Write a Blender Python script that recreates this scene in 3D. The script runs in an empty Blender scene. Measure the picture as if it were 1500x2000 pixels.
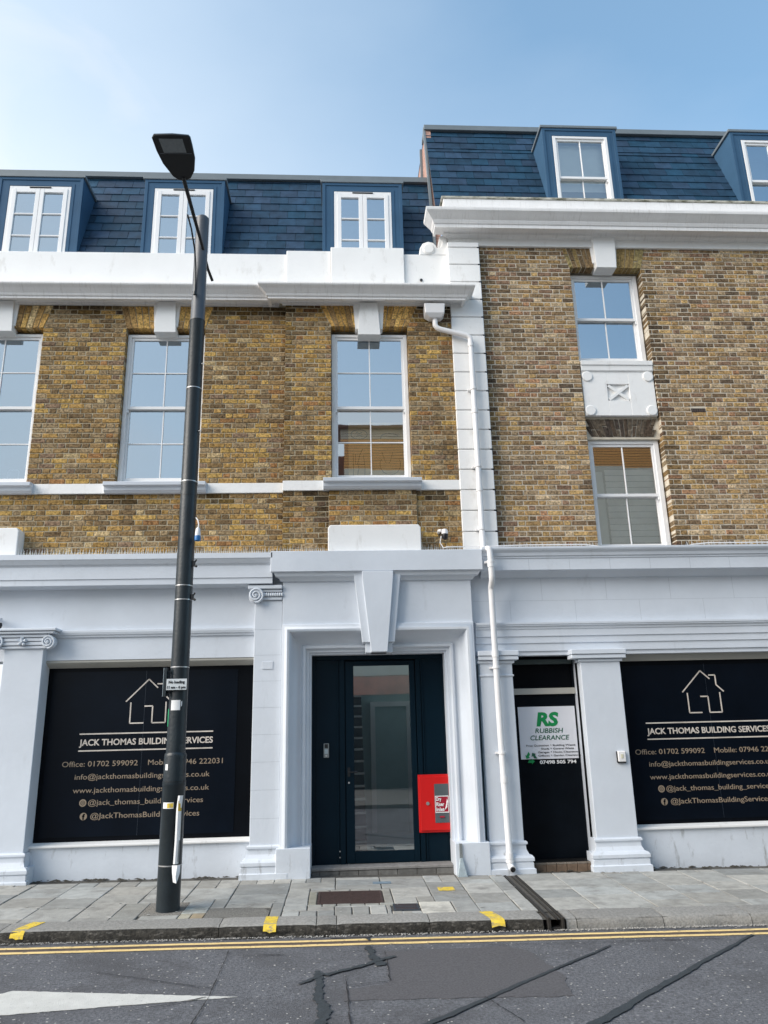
import bpy, bmesh, math, random
from mathutils import Vector, Matrix
random.seed(7)
scn = bpy.context.scene
C = scn.collection

# ------------------------------------------------------------------ camera
cam_d = bpy.data.cameras.new('camera')
cam = bpy.data.objects.new('camera', cam_d); C.objects.link(cam)
CAMROT = [[0.998289, 0.007086, -0.058033], [-0.053807, -0.276879, -0.959397], [-0.022867, 0.960879, -0.276024]]
m4 = Matrix(CAMROT).to_4x4(); m4.translation = Vector((0, -10.3, 1.635))
cam.matrix_world = m4
cam_d.sensor_fit = 'HORIZONTAL'; cam_d.sensor_width = 36; cam_d.lens = 36*1480/1500
cam_d.clip_start = .05; cam_d.clip_end = 2000
scn.camera = cam

# ------------------------------------------------------------------ sky, sun, exposure
SUN_EL, SUN_AZ = math.radians(34), math.radians(247)     # azimuth clockwise from +Y: light comes from front left
world = bpy.data.worlds.new('World'); scn.world = world; world.use_nodes = True
wn = world.node_tree; wn.nodes.clear()
out = wn.nodes.new('ShaderNodeOutputWorld'); bg = wn.nodes.new('ShaderNodeBackground')
sky = wn.nodes.new('ShaderNodeTexSky'); sky.sky_type = 'NISHITA'; sky.sun_disc = False
sky.sun_elevation = SUN_EL; sky.sun_rotation = SUN_AZ
sky.air_density = 1.0; sky.dust_density = 1.5; sky.ozone_density = 1.0; sky.altitude = 50
tc = wn.nodes.new('ShaderNodeTexCoord')
mp = wn.nodes.new('ShaderNodeMapping'); mp.inputs['Scale'].default_value = (1.0, 1.0, 2.4)
ns = wn.nodes.new('ShaderNodeTexNoise'); ns.inputs['Scale'].default_value = 1.5; ns.inputs['Detail'].default_value = 7; ns.inputs['Roughness'].default_value = .5
wn.links.new(tc.outputs['Generated'], mp.inputs['Vector']); wn.links.new(mp.outputs['Vector'], ns.inputs['Vector'])
# thin veil of cloud, thicker towards the left (-X) and the horizon
sep = wn.nodes.new('ShaderNodeSeparateXYZ'); wn.links.new(tc.outputs['Generated'], sep.inputs[0])
mx = wn.nodes.new('ShaderNodeMath'); mx.operation = 'MULTIPLY_ADD'; mx.inputs[1].default_value = -.75; mx.inputs[2].default_value = 1.0
wn.links.new(sep.outputs['X'], mx.inputs[0])
mz = wn.nodes.new('ShaderNodeMath'); mz.operation = 'MULTIPLY_ADD'; mz.inputs[1].default_value = -1.1
wn.links.new(sep.outputs['Z'], mz.inputs[0]); wn.links.new(mx.outputs[0], mz.inputs[2])
mn = wn.nodes.new('ShaderNodeMath'); mn.operation = 'MULTIPLY_ADD'; mn.inputs[1].default_value = .55; 
wn.links.new(ns.outputs['Fac'], mn.inputs[0]); wn.links.new(mz.outputs[0], mn.inputs[2])
cr = wn.nodes.new('ShaderNodeMapRange'); cr.inputs['From Min'].default_value = .22; cr.inputs['From Max'].default_value = 1.15
cr.inputs['To Min'].default_value = .12; cr.inputs['To Max'].default_value = .95
wn.links.new(mn.outputs[0], cr.inputs['Value'])
mixc = wn.nodes.new('ShaderNodeMix'); mixc.data_type = 'RGBA'
hs = wn.nodes.new('ShaderNodeHueSaturation'); hs.inputs['Saturation'].default_value = 1.18; hs.inputs['Value'].default_value = 1.7; hs.inputs['Hue'].default_value = .484
wn.links.new(sky.outputs[0], hs.inputs['Color'])
wn.links.new(cr.outputs[0], mixc.inputs['Factor']); wn.links.new(hs.outputs[0], mixc.inputs['A'])
mixc.inputs['B'].default_value = (5.6, 6.2, 6.7, 1)
n2 = wn.nodes.new('ShaderNodeTexNoise'); n2.inputs['Scale'].default_value = 3.2; n2.inputs['Detail'].default_value = 9; n2.inputs['Distortion'].default_value = .6
mp2 = wn.nodes.new('ShaderNodeMapping'); mp2.inputs['Scale'].default_value = (1.2, 1.2, 3.0); mp2.inputs['Rotation'].default_value = (0, .5, 0)
wn.links.new(tc.outputs['Generated'], mp2.inputs['Vector']); wn.links.new(mp2.outputs['Vector'], n2.inputs['Vector'])
wx = wn.nodes.new('ShaderNodeMath'); wx.operation = 'MULTIPLY_ADD'; wx.inputs[1].default_value = -.9; wx.inputs[2].default_value = -.30; wn.links.new(sep.outputs['X'], wx.inputs[0])
wa = wn.nodes.new('ShaderNodeMath'); wa.operation = 'ADD'; wn.links.new(n2.outputs['Fac'], wa.inputs[0]); wn.links.new(wx.outputs[0], wa.inputs[1])
wr = wn.nodes.new('ShaderNodeMapRange'); wr.inputs['From Min'].default_value = .50; wr.inputs['From Max'].default_value = .95; wr.inputs['To Max'].default_value = .6; wn.links.new(wa.outputs[0], wr.inputs['Value'])
mix2 = wn.nodes.new('ShaderNodeMix'); mix2.data_type = 'RGBA'; mix2.inputs['B'].default_value = (6.3, 6.1, 6.3, 1)
wn.links.new(wr.outputs[0], mix2.inputs['Factor']); wn.links.new(mixc.outputs['Result'], mix2.inputs['A'])
wn.links.new(mix2.outputs['Result'], bg.inputs['Color']); bg.inputs['Strength'].default_value = .12
wn.links.new(bg.outputs[0], out.inputs['Surface'])
sd = bpy.data.lights.new('sun', 'SUN'); sd.energy = 3.0; sd.angle = math.radians(46); sd.color = (1, .93, .84)
sun = bpy.data.objects.new('sun', sd); C.objects.link(sun)
sdir = Vector((math.sin(SUN_AZ)*math.cos(SUN_EL), math.cos(SUN_AZ)*math.cos(SUN_EL), math.sin(SUN_EL)))
sun.rotation_euler = sdir.to_track_quat('Z', 'Y').to_euler()
vs = scn.view_settings; vs.view_transform = 'Standard'; vs.look = 'None'; vs.exposure = 0.56; vs.gamma = 1; vs.use_curve_mapping = False

# ------------------------------------------------------------------ materials
MATS = {}
def mat(name, col, rough=.7, var=.08, vscale=3.0, stretch=(1, 1, 1), bump=.0, bscale=60, metal=0, spec=.5, dirt=None, attr=None, coat=0, speck=None):
    if name in MATS: return MATS[name]
    m = bpy.data.materials.new(name); m.use_nodes = True; t = m.node_tree; N = t.nodes; L = t.links
    p = N['Principled BSDF']; p.inputs['Roughness'].default_value = rough; p.inputs['Metallic'].default_value = metal
    p.inputs['Specular IOR Level'].default_value = spec; p.inputs['Coat Weight'].default_value = coat
    g = N.new('ShaderNodeNewGeometry')
    mp = N.new('ShaderNodeMapping'); mp.inputs['Scale'].default_value = stretch; L.new(g.outputs['Position'], mp.inputs['Vector'])
    n = N.new('ShaderNodeTexNoise'); n.inputs['Scale'].default_value = vscale; n.inputs['Detail'].default_value = 6; n.inputs['Roughness'].default_value = .6
    L.new(mp.outputs[0], n.inputs['Vector'])
    r = N.new('ShaderNodeMapRange'); r.inputs['From Min'].default_value = .3; r.inputs['From Max'].default_value = .7
    r.inputs['To Min'].default_value = 1-var; r.inputs['To Max'].default_value = 1+var; L.new(n.outputs['Fac'], r.inputs['Value'])
    mul = N.new('ShaderNodeVectorMath'); mul.operation = 'SCALE'; L.new(r.outputs[0], mul.inputs['Scale'])
    if attr:
        a = N.new('ShaderNodeAttribute'); a.attribute_name = attr; L.new(a.outputs['Color'], mul.inputs[0])
    else: mul.inputs[0].default_value = col
    src = mul.outputs[0]
    if dirt:      # (colour, noise scale, low, high, stretch)
        dc, ds, lo, hi, st = dirt
        mp2 = N.new('ShaderNodeMapping'); mp2.inputs['Scale'].default_value = st; L.new(g.outputs['Position'], mp2.inputs['Vector'])
        n2 = N.new('ShaderNodeTexNoise'); n2.inputs['Scale'].default_value = ds; n2.inputs['Detail'].default_value = 8; n2.inputs['Roughness'].default_value = .65
        L.new(mp2.outputs[0], n2.inputs['Vector'])
        r2 = N.new('ShaderNodeMapRange'); r2.inputs['From Min'].default_value = lo; r2.inputs['From Max'].default_value = hi
        L.new(n2.outputs['Fac'], r2.inputs['Value'])
        mi = N.new('ShaderNodeMix'); mi.data_type = 'RGBA'; mi.inputs['B'].default_value = (*dc, 1)
        L.new(r2.outputs[0], mi.inputs['Factor']); L.new(src, mi.inputs['A']); src = mi.outputs['Result']
    if speck:     # (colour, scale, threshold)
        sc_, ss, th = speck
        v = N.new('ShaderNodeTexVoronoi'); v.inputs['Scale'].default_value = ss; L.new(g.outputs['Position'], v.inputs['Vector'])
        sp = N.new('ShaderNodeSeparateColor'); L.new(v.outputs['Color'], sp.inputs[0])
        gt = N.new('ShaderNodeMath'); gt.operation = 'GREATER_THAN'; gt.inputs[1].default_value = th; L.new(sp.outputs[0], gt.inputs[0])
        mi = N.new('ShaderNodeMix'); mi.data_type = 'RGBA'; mi.inputs['B'].default_value = (*sc_, 1)
        L.new(gt.outputs[0], mi.inputs['Factor']); L.new(src, mi.inputs['A']); src = mi.outputs['Result']
    L.new(src, p.inputs['Base Color'])
    if bump:
        n3 = N.new('ShaderNodeTexNoise'); n3.inputs['Scale'].default_value = bscale; n3.inputs['Detail'].default_value = 5
        L.new(g.outputs['Position'], n3.inputs['Vector'])
        b = N.new('ShaderNodeBump'); b.inputs['Strength'].default_value = bump; b.inputs['Distance'].default_value = .01
        L.new(n3.outputs['Fac'], b.inputs['Height']); L.new(b.outputs[0], p.inputs['Normal'])
    MATS[name] = m; return m
WHITE = mat('white_paint', (.84, .84, .83), .6, .03, 2, bump=.2, bscale=22, dirt=((.52, .50, .46), 4, .58, .90, (1.5, 1, .6)))
CORN = mat('weathered_white_paint', (.82, .81, .80), .6, .05, 4, bump=.2, bscale=40, dirt=((.50, .48, .45), 3.0, .54, .92, (11, 2, 1.2)))
COPING = mat('mossy_coping', (.45, .44, .38), .8, .25, 9, bump=.4, bscale=40, dirt=((.10, .10, .06), 6, .45, .65, (1, 1, 3)))
BLUE = mat('blue_grey_paint', (.63, .675, .735), .55, .05, 1.5, bump=.25, bscale=14, dirt=((.44, .47, .50), 3.0, .62, .95, (1.6, 1, .5)))
BLUEBASE = mat('scuffed_blue_grey_paint', (.63, .675, .735), .6, .07, 2, bump=.3, bscale=18, dirt=((.20, .20, .19), 7, .58, .80, (1.4, 1, .4)))
SOFFIT = mat('bounce_tinted_frame_paint', (.42, .41, .37), .6, .06, 3)  # beige of soffits in warm ground bounce, put into the frame colour
UPVC = mat('white_window_frame', (.82, .82, .82), .35, .02, 2)
LEAD = mat('grey_metal_flashing', (.16, .19, .21), .5, .1, 3)
DORM = mat('blue_metal_cladding', (.045, .105, .185), .55, .08, 2, spec=.12)
SLATE = mat('blue_slate', (.026, .062, .105), .5, .3, 7, bump=.3, bscale=45, attr='bc', spec=.26)
BRICK = mat('stock_brick', (.2, .15, .1), .92, .72, 34, bump=1.0, bscale=90, spec=.15, attr='bc')
MORTL = mat('brown_lime_mortar', (.46, .40, .29), .95, .2, 8, bump=.5, bscale=120, spec=.1, dirt=((.07, .065, .05), 1.6, .55, .75, (1, 1, 1)))
MORTR = mat('pale_lime_mortar', (.62, .56, .46), .95, .12, 8, bump=.5, bscale=120, spec=.1, dirt=((.14, .12, .09), 1.6, .58, .8, (1, 1, 1)))
REDBR = mat('pink_gable_brick', (.42, .25, .20), .9, .35, 12, (1, 1, 3), bump=.4)
BLK = mat('black_vinyl', (.003, .004, .006), .35, .2, 2, spec=.08)
VINYL = mat('navy_sign_vinyl', (.0025, .005, .010), .3, .3, 1.2, spec=.12)
GOLD = mat('dull_gold_print', (.30, .235, .17), .5, .1, 6)
SILV = mat('silver_gold_print', (.62, .56, .50), .4, .25, 3)
NAVY = mat('navy_door_paint', (.003, .012, .021), .35, .1, 2, spec=.1)
BLKDOOR = mat('black_painted_door', (.003, .005, .008), .45, .3, 3, spec=.08, bump=.2, bscale=8, dirt=((.04, .05, .05), 14, .70, .80, (1, 1, .4)))
POST = mat('dark_green_black_post_paint', (.012, .020, .026), .38, .25, 4, bump=.25, bscale=30, dirt=((.09, .09, .085), 12, .68, .78, (1, 1, .5)))
POSTUP = mat('weathered_grey_post_paint', (.07, .08, .095), .42, .2, 3, bump=.2, bscale=30)
LAMPB = mat('black_lamp_casting', (.006, .008, .010), .4, .1, 5)
LENS = mat('frosted_lamp_lens', (.16, .18, .19), .2, .1, 30)
STEEL = mat('dull_steel', (.55, .55, .55), .35, .1, 20, metal=.8)
GALV = mat('galvanised_metal', (.40, .47, .50), .45, .15, 20, metal=.3)
PLW = mat('white_plastic', (.80, .79, .79), .35, .04, 4)
PLB = mat('black_plastic', (.01, .01, .012), .4, .1, 5)
PBLUE = mat('blue_plastic', (.02, .16, .42), .35, .1, 5)
SPK = mat('pale_spike_plastic', (.72, .76, .78), .4, .1, 20)
PGREY = mat('grey_plastic', (.22, .24, .24), .45, .1, 9)
RED = mat('red_cabinet_paint', (.62, .008, .008), .35, .05, 3)
DKRED = mat('dark_red_label', (.34, .01, .03), .4, .05, 3)
GREEN = mat('green_print', (.0, .26, .07), .5, .05, 3)
DGREEN = mat('dark_green_print', (.01, .11, .06), .5, .05, 3)
INK = mat('black_print', (.01, .01, .012), .5, .05, 3)
WPRINT = mat('white_print', (.8, .8, .8), .5, .03, 3)
PAPER = mat('white_paper', (.78, .79, .80), .7, .04, 8)
YEL = mat('worn_yellow_paint', (.72, .52, .05), .8, .12, 18, bump=.3, dirt=((.24, .22, .18), 20, .50, .66, (1, 1, 1)))
CREAML = mat('pale_yellow_line_paint', (.78, .58, .26), .8, .12, 10, bump=.3, bscale=120, dirt=((.12, .11, .10), 26, .57, .70, (1, 1, 1)))
ROADW = mat('white_road_paint', (.58, .58, .55), .75, .08, 8, bump=.5, bscale=150, dirt=((.20, .20, .20), 45, .60, .72, (1, 1, 1)))
ASPH = mat('worn_asphalt', (.128, .132, .144), .88, .5, 48, bump=.9, bscale=110, spec=.3, dirt=((.075, .075, .08), 1.3, .45, .72, (1, 1, 1)), speck=((.42, .41, .39), 75, .992))
PATCH = mat('smooth_asphalt_patch', (.10, .098, .104), .88, .25, 60, bump=.5, bscale=160, spec=.3)
TAR = mat('tar_sealant', (.032, .040, .046), .75, .2, 20, bump=.3)
SLAB = mat('grey_paving_stone', (.15, .15, .14), .85, .16, 9, bump=.45, bscale=80, attr='bc', dirt=((.20, .195, .18), 3.5, .5, .75, (1, 1, 1)))
JOINT = mat('dark_joint_grit', (.09, .085, .075), .95, .4, 40, bump=.6, bscale=120)
KERB = mat('granite_kerb', (.17, .165, .155), .85, .25, 40, bump=.7, bscale=90, attr='bc')
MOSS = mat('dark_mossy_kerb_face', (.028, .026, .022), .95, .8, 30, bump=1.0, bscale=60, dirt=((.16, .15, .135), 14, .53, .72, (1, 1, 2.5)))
IRON = mat('rusty_cast_iron', (.055, .032, .028), .75, .3, 30, bump=.5, bscale=90)
TILE = mat('brown_step_tile', (.15, .105, .075), .6, .3, 12, bump=.3, attr='bc')
WOODB = mat('pale_plywood', (.88, .70, .40), .7, .15, 4, (1, 1, 8))
ROOM = mat('room_plaster', (.30, .33, .36), .9, .05, 2)
HALL = mat('hall_plaster', (.40, .52, .52), .85, .05, 2)
BLINDM = mat('grey_blind_fabric', (.90, .92, .92), .8, .08, 4)
CURT = mat('pale_blind', (.80, .85, .82), .85, .03, 3)
OPPB = mat('sunlit_orange_brick', (.95, .48, .17), .9, .35, 14, (1, 1, 4), bump=.3)  # orange brick, its sunlit glow put into a brighter, more saturated base colour
OPPR = mat('brown_clay_tiles', (.16, .07, .045), .8, .3, 10)
OPPC = mat('cream_render', (.72, .66, .55), .8, .1, 2)
DUST = mat('grit_dirt', (.05, .045, .035), .95, .5, 60, bump=.8, bscale=100)
def glassmat(name, refl, tint, gcol):
    m = bpy.data.materials.new(name); m.use_nodes = True; t = m.node_tree; N = t.nodes; L = t.links; N.clear()
    o = N.new('ShaderNodeOutputMaterial'); mix = N.new('ShaderNodeMixShader'); gl = N.new('ShaderNodeBsdfGlossy'); tr = N.new('ShaderNodeBsdfTransparent')
    gl.inputs['Roughness'].default_value = .015; gl.inputs['Color'].default_value = (*gcol, 1); tr.inputs['Color'].default_value = (*tint, 1)
    g = N.new('ShaderNodeNewGeometry'); n = N.new('ShaderNodeTexNoise'); n.inputs['Scale'].default_value = 1.7; L.new(g.outputs['Position'], n.inputs['Vector'])
    b = N.new('ShaderNodeBump'); b.inputs['Strength'].default_value = .04; b.inputs['Distance'].default_value = .01; L.new(n.outputs['Fac'], b.inputs['Height']); L.new(b.outputs[0], gl.inputs['Normal'])
    fr = N.new('ShaderNodeFresnel'); fr.inputs['IOR'].default_value = 1.5
    ad = N.new('ShaderNodeMath'); ad.operation = 'ADD'; ad.inputs[1].default_value = refl; ad.use_clamp = True; L.new(fr.outputs[0], ad.inputs[0])
    L.new(ad.outputs[0], mix.inputs['Fac']); L.new(tr.outputs[0], mix.inputs[1]); L.new(gl.outputs[0], mix.inputs[2]); L.new(mix.outputs[0], o.inputs['Surface'])
    return m
GLASS = glassmat('reflective_glass', .45, (.75, .85, .9), (.78, .90, 1.0))
GLASSM = glassmat('half_mirroring_glass', .42, (.92, .95, .95), (1.0, .98, .95))
GLASSC = glassmat('clear_glass', .26, (.92, .95, .95), (.95, .97, 1.0))

# ------------------------------------------------------------------ mesh helpers
def link(o, parent):
    C.objects.link(o)
    if parent is not None:
        o.parent = parent
        w = Vector((0, 0, 0)); q = parent
        while q is not None: w += q.location; q = q.parent
        o.location = -w if o.type == 'MESH' else o.location
    return o
class MB:
    def __init__(s): s.v = []; s.f = []; s.c = []; s.mi = []
    def add(s, vs, fs, col=(1, 1, 1), mi=0):
        k = len(s.v); s.v += [tuple(v) for v in vs]; s.c += [col]*len(vs)
        for f in fs: s.f.append([k+i for i in f]); s.mi.append(mi)
        return s
    def box(s, x0, x1, y0, y1, z0, z1, col=(1, 1, 1), mi=0):
        return s.add([(x0, y0, z0), (x1, y0, z0), (x1, y1, z0), (x0, y1, z0), (x0, y0, z1), (x1, y0, z1), (x1, y1, z1), (x0, y1, z1)],
                     [(0, 3, 2, 1), (4, 5, 6, 7), (0, 1, 5, 4), (1, 2, 6, 5), (2, 3, 7, 6), (3, 0, 4, 7)], col, mi)
    def prism(s, pts, y0, y1, col=(1, 1, 1), mi=0):          # outline in X,Z extruded along Y
        n = len(pts)
        return s.add([(x, y0, z) for x, z in pts]+[(x, y1, z) for x, z in pts],
                     [list(range(n)), list(range(2*n-1, n-1, -1))]+[[i, i+n, (i+1) % n+n, (i+1) % n] for i in range(n)], col, mi)
    def prismx(s, pts, x0, x1, col=(1, 1, 1), mi=0):         # outline in Y,Z extruded along X
        n = len(pts)
        return s.add([(x0, y, z) for y, z in pts]+[(x1, y, z) for y, z in pts],
                     [list(range(n)), list(range(2*n-1, n-1, -1))]+[[i, i+n, (i+1) % n+n, (i+1) % n] for i in range(n)], col, mi)
    def flat(s, pts, z0, z1, zf=None):                        # outline in X,Y extruded in Z
        n = len(pts); g = zf or (lambda x, y: 0)
        return s.add([(x, y, z0+g(x, y)) for x, y in pts]+[(x, y, z1+g(x, y)) for x, y in pts],
                     [list(range(n)), list(range(2*n-1, n-1, -1))]+[[i, i+n, (i+1) % n+n, (i+1) % n] for i in range(n)])
    def tube(s, pts, r, n=10, cap=True):
        P = [Vector(p) for p in pts]; rr = r if isinstance(r, (list, tuple)) else [r]*len(P); rings = []
        prev = None
        for i, p in enumerate(P):
            t = (P[min(i+1, len(P)-1)]-P[max(i-1, 0)]).normalized()
            a = prev if prev is not None else (Vector((1, 0, 0)) if abs(t.x) < .9 else Vector((0, 1, 0)))
            u = (a-t*a.dot(t)).normalized(); w = t.cross(u); prev = u
            rings.append([p+(u*math.cos(2*math.pi*k/n)+w*math.sin(2*math.pi*k/n))*rr[i] for k in range(n)])
        vs = [v for r_ in rings for v in r_]; fs = []
        for i in range(len(P)-1):
            for k in range(n): fs.append((i*n+k, i*n+(k+1) % n, (i+1)*n+(k+1) % n, (i+1)*n+k))
        if cap: fs += [list(range(n))[::-1], [(len(P)-1)*n+k for k in range(n)]]
        return s.add(vs, fs)
    def lathe(s, prof, cx, cy, n=24):                         # profile of (r, z) round a vertical axis
        return s.tube([(cx, cy, z) for r, z in prof], [max(r, .0005) for r, z in prof], n)
    def rings(s, R, closed=False):                            # list of equal-length point rings joined into a strip surface
        n = len(R[0]); vs = [p for r in R for p in r]; fs = []
        for i in range(len(R)-1):
            for k in range(n-1): fs.append((i*n+k, i*n+k+1, (i+1)*n+k+1, (i+1)*n+k))
        return s.add(vs, fs)
    def build(s, name, m, parent=None, smooth=False, bevel=0, colattr=False, recalc=True, seg=1):
        me = bpy.data.meshes.new(name); me.from_pydata(s.v, [], s.f)
        for q in (m if isinstance(m, (list, tuple)) else [m]): me.materials.append(q)
        if isinstance(m, (list, tuple)): me.polygons.foreach_set('material_index', s.mi)
        if colattr:
            a = me.color_attributes.new('bc', 'FLOAT_COLOR', 'POINT')
            a.data.foreach_set('color', [q for c in s.c for q in (c[0], c[1], c[2], 1)])
        if recalc:
            b = bmesh.new(); b.from_mesh(me); bmesh.ops.recalc_face_normals(b, faces=b.faces); b.to_mesh(me); b.free()
        if smooth:
            me.shade_smooth()
            me.set_sharp_from_angle(angle=math.radians(38))
        o = bpy.data.objects.new(name, me); link(o, parent)
        if bevel:
            bv = o.modifiers.new('bevel', 'BEVEL'); bv.width = bevel; bv.segments = seg; bv.limit_method = 'ANGLE'; bv.angle_limit = math.radians(40)
        return o
def tag(o, label=None, cat=None, group=None, kind=None):
    if label: o['label'] = label
    if cat: o['category'] = cat
    if group: o['group'] = group
    if kind: o['kind'] = kind
    return o
def empty(name, loc, label, cat, group=None):
    o = bpy.data.objects.new(name, None); C.objects.link(o); o.location = loc; o.empty_display_size = .2
    return tag(o, label, cat, group)
def B(name, m, parent, *boxes, bevel=0, smooth=False):
    b = MB()
    for q in boxes: b.box(*q)
    return b.build(name, m, parent, bevel=bevel, smooth=smooth)
def cornice(name, m, parent, x0, x1, wy, prof, rl=False, rr=False, bevel=0):
    b = MB()
    L = [(x0-(d if rl else 0), wy+(.0), z) for d, z in prof]; L2 = [(x0-(d if rl else 0), wy-d, z) for d, z in prof]
    R2 = [(x1+(d if rr else 0), wy-d, z) for d, z in prof]; R = [(x1+(d if rr else 0), wy, z) for d, z in prof]
    rg = ([L] if rl else [])+[L2, R2]+([R] if rr else [])
    b.rings(rg)
    if not rl: b.add([(x0, wy-d, z) for d, z in prof], [list(range(len(prof)))])
    if not rr: b.add([(x1, wy-d, z) for d, z in prof], [list(range(len(prof)))])
    return b.build(name, m, parent)
def txt(name, s, m, parent, x0, x1, z0, h, y, bold=0.0, shear=0.0, align='fit', ext=.0015, rise=0.0):
    cu = bpy.data.curves.new('t', 'FONT'); cu.body = s; cu.size = 1; cu.extrude = .004; cu.offset = bold; cu.shear = shear; cu.resolution_u = 3
    to = bpy.data.objects.new('t', cu); C.objects.link(to)
    dg = bpy.context.evaluated_depsgraph_get(); me = bpy.data.meshes.new_from_object(to.evaluated_get(dg))
    bpy.data.objects.remove(to); bpy.data.curves.remove(cu)
    xs = [v.co.x for v in me.vertices]; a, b_ = min(xs), max(xs)
    sx = (x1-x0)/(b_-a); sz = h/.73
    for v in me.vertices:
        X = x0+(v.co.x-a)*sx
        v.co = (X, y-(v.co.z*ext/.004)-ext, z0+v.co.y*sz+(X-x0)*rise)
    me.materials.clear(); me.materials.append(m); me.name = name
    o = bpy.data.objects.new(name, me); link(o, parent); return o

# ------------------------------------------------------------------ ground, road, pavement
def cl(a, lo, hi): return max(lo, min(hi, a))
def zp(x, y): return -.06-.012*cl(x, -9, 9)+.015*(cl(y, -5, 0)+.3)
def zr(x, y): return zp(x, y)-.112
def lin(a, b, n): return [a+(b-a)*i/n for i in range(n+1)]
def sheet(name, m, xs, ys, zf, parent=None, kind=None):
    b = MB(); n = len(ys)
    b.rings([[(x, y, zf(x, y)) for y in ys] for x in xs]); o = b.build(name, m, parent, recalc=False)
    me = o.data
    if me.polygons[0].normal.z < 0: me.flip_normals()
    if kind: o['kind'] = kind
    return o
sheet('ground', mat('far_ground', (.09, .09, .085), .9), [-400, 400], [-400, 400], lambda x, y: -.75, kind='structure')
XS = [-80, -30]+lin(-9, 9, 18)+[30, 80]
road = sheet('road', ASPH, XS, [-9.6, -7.5, -5, -4, -3, -2.3], zr, kind='structure')
farpave = B('far_pavement', mat('far_slab', (.14, .14, .13), .85, .2, 4), None, (-80, 80, -14.9, -9.6, -.7, -.165)); farpave['kind'] = 'structure'
pave = sheet('pavement', JOINT, XS, [-2.14, -1, .35], lambda x, y: zp(x, y)-.012, kind='structure')
# paving stones, laid in columns running from wall to kerb
def slabcol():
    g = random.uniform(.7, 1.15); t = random.uniform(-.012, .012)
    return ((.37+t)*g, .37*g, (.348-t)*g)
def slab(x0, x1, y0, y1, col=None, name='paving_stone', m=None, th=0.0):
    j = .005; w = lambda: random.uniform(-.004, .004); dz = random.uniform(-.003, .003)+th; tx = random.uniform(-.004, .004)
    col = col or slabcol(); b = MB()
    P = [(x0+j+w(), y0+j+w()), (x1-j+w(), y0+j+w()), (x1-j+w(), y1-j+w()), (x0+j+w(), y1-j+w())]
    cx, cy = (x0+x1)/2, (y0+y1)/2; e = .006
    lo = [(x, y, zp(x, y)-.05) for x, y in P]; mid = [(x, y, zp(x, y)-.004+dz+tx*(x-cx)) for x, y in P]
    tp = [(x+(e if x < cx else -e), y+(e if y < cy else -e), zp(x, y)+dz+tx*(x-cx)) for x, y in P]
    b.add(lo+mid+tp, [(0, 1, 5, 4), (1, 2, 6, 5), (2, 3, 7, 6), (3, 0, 4, 7), (4, 5, 9, 8), (5, 6, 10, 9), (6, 7, 11, 10), (7, 4, 8, 11), (8, 9, 10, 11)], col)
    return b.build(name, m or SLAB, pave, colattr=True, recalc=False)
EXC0 = [(-2.25, -1.35, -2.12, -1.42), (-1.35, -.72, -2.12, -1.72), (-.36, .53, -1.74, -.98), (.49, .79, -2.02, -1.70), (.78, 1.12, -2.12, -1.64), (1.92, 2.14, -2.12, -.3)]
EXC = [e_ if e_[0] != 1.92 else (1.93, 2.10, -2.14, -.3) for e_ in EXC0]
x = -5.6; ci = 0
while x < 6.6:
    w = random.choice([.44, .46, .48, .60]); 
    y = -.32; first = random.choice([.14, .26, .44, .36])
    inmid = -.75 < x < 1.9
    if inmid: w = random.choice([.40, .52, .34])
    x1 = x+w
    for ex in (1.93, 2.10):
        if x < ex < x1+.12: x1 = ex
    if abs(x-1.93) < .001: x = 2.10; continue
    k = 0
    while y > -2.1:
        d = first if k == 0 else random.choice([.40, .44, .46, .55] if not inmid else [.3, .44, .22, .5])
        yn = max(y-d, -2.12)
        if yn < -1.98: yn = -2.12
        cxm, cym = (x+x1)/2, (y+yn)/2
        if not any(a < x1-.02 and b_ > x+.02 and c < y-.02 and d_ > yn+.02 for a, b_, c, d_ in EXC):
            if (k == 0 and random.random() < .45) or (yn == -2.12 and inmid and y-yn < .35):
                nn = 2 if w < .5 else 3
                for q in range(nn): slab(x+(x1-x)*q/nn, x+(x1-x)*(q+1)/nn, yn, y)
            else: slab(x, x1, yn, y)
        else:     # cut stones round the covers: keep the parts that stay clear
            pcs = [(x, x1, yn, y)]
            for (a, b_, c, d_) in EXC:
                nw = []
                for (p, q, u, v) in pcs:
                    if a >= q-.001 or b_ <= p+.001 or c >= v-.001 or d_ <= u+.001: nw.append((p, q, u, v)); continue
                    if a > p: nw.append((p, a, u, v))
                    if b_ < q: nw.append((b_, q, u, v))
                    p2, q2 = max(p, a), min(q, b_)
                    if c > u: nw.append((p2, q2, u, c))
                    if d_ < v: nw.append((p2, q2, d_, v))
                pcs = nw
            for (p, q, u, v) in pcs:
                if q-p > .03 and v-u > .03: slab(p, q, u, v)
        y = yn; k += 1
    x = x1; ci += 1
# setts and pale stones round the grating
for i in range(6): slab(-.36+i*.148, -.36+(i+1)*.148, -1.74, -1.655, (.31, .31, .28))
for i in range(4): slab(-.36+i*.222, -.36+(i+1)*.222, -1.06, -.98, (.33, .32, .29))
slab(.43, .53, -1.655, -1.06, (.29, .28, .25)); slab(-.36, -.27, -1.655, -1.06, (.28, .27, .22))
for i in range(3): slab(.49+i*.1, .59+i*.1, -2.12, -2.02, (.31, .30, .27))
slab(.78, 1.12, -2.12, -1.64, (.56, .54, .48)); slab(-2.25, -2.0, -2.12, -1.42, (.27, .27, .25))
slab(-1.60, -1.48, -2.12, -1.9, (.36, .34, .27)); slab(-1.48, -1.35, -2.12, -1.9, (.32, .26, .17)); slab(-1.60, -1.35, -1.9, -1.66, (.38, .41, .39))
slab(-1.98, -1.60, -2.12, -1.97, (.32, .32, .30)); slab(-1.60, -1.35, -1.66, -1.42)
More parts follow.
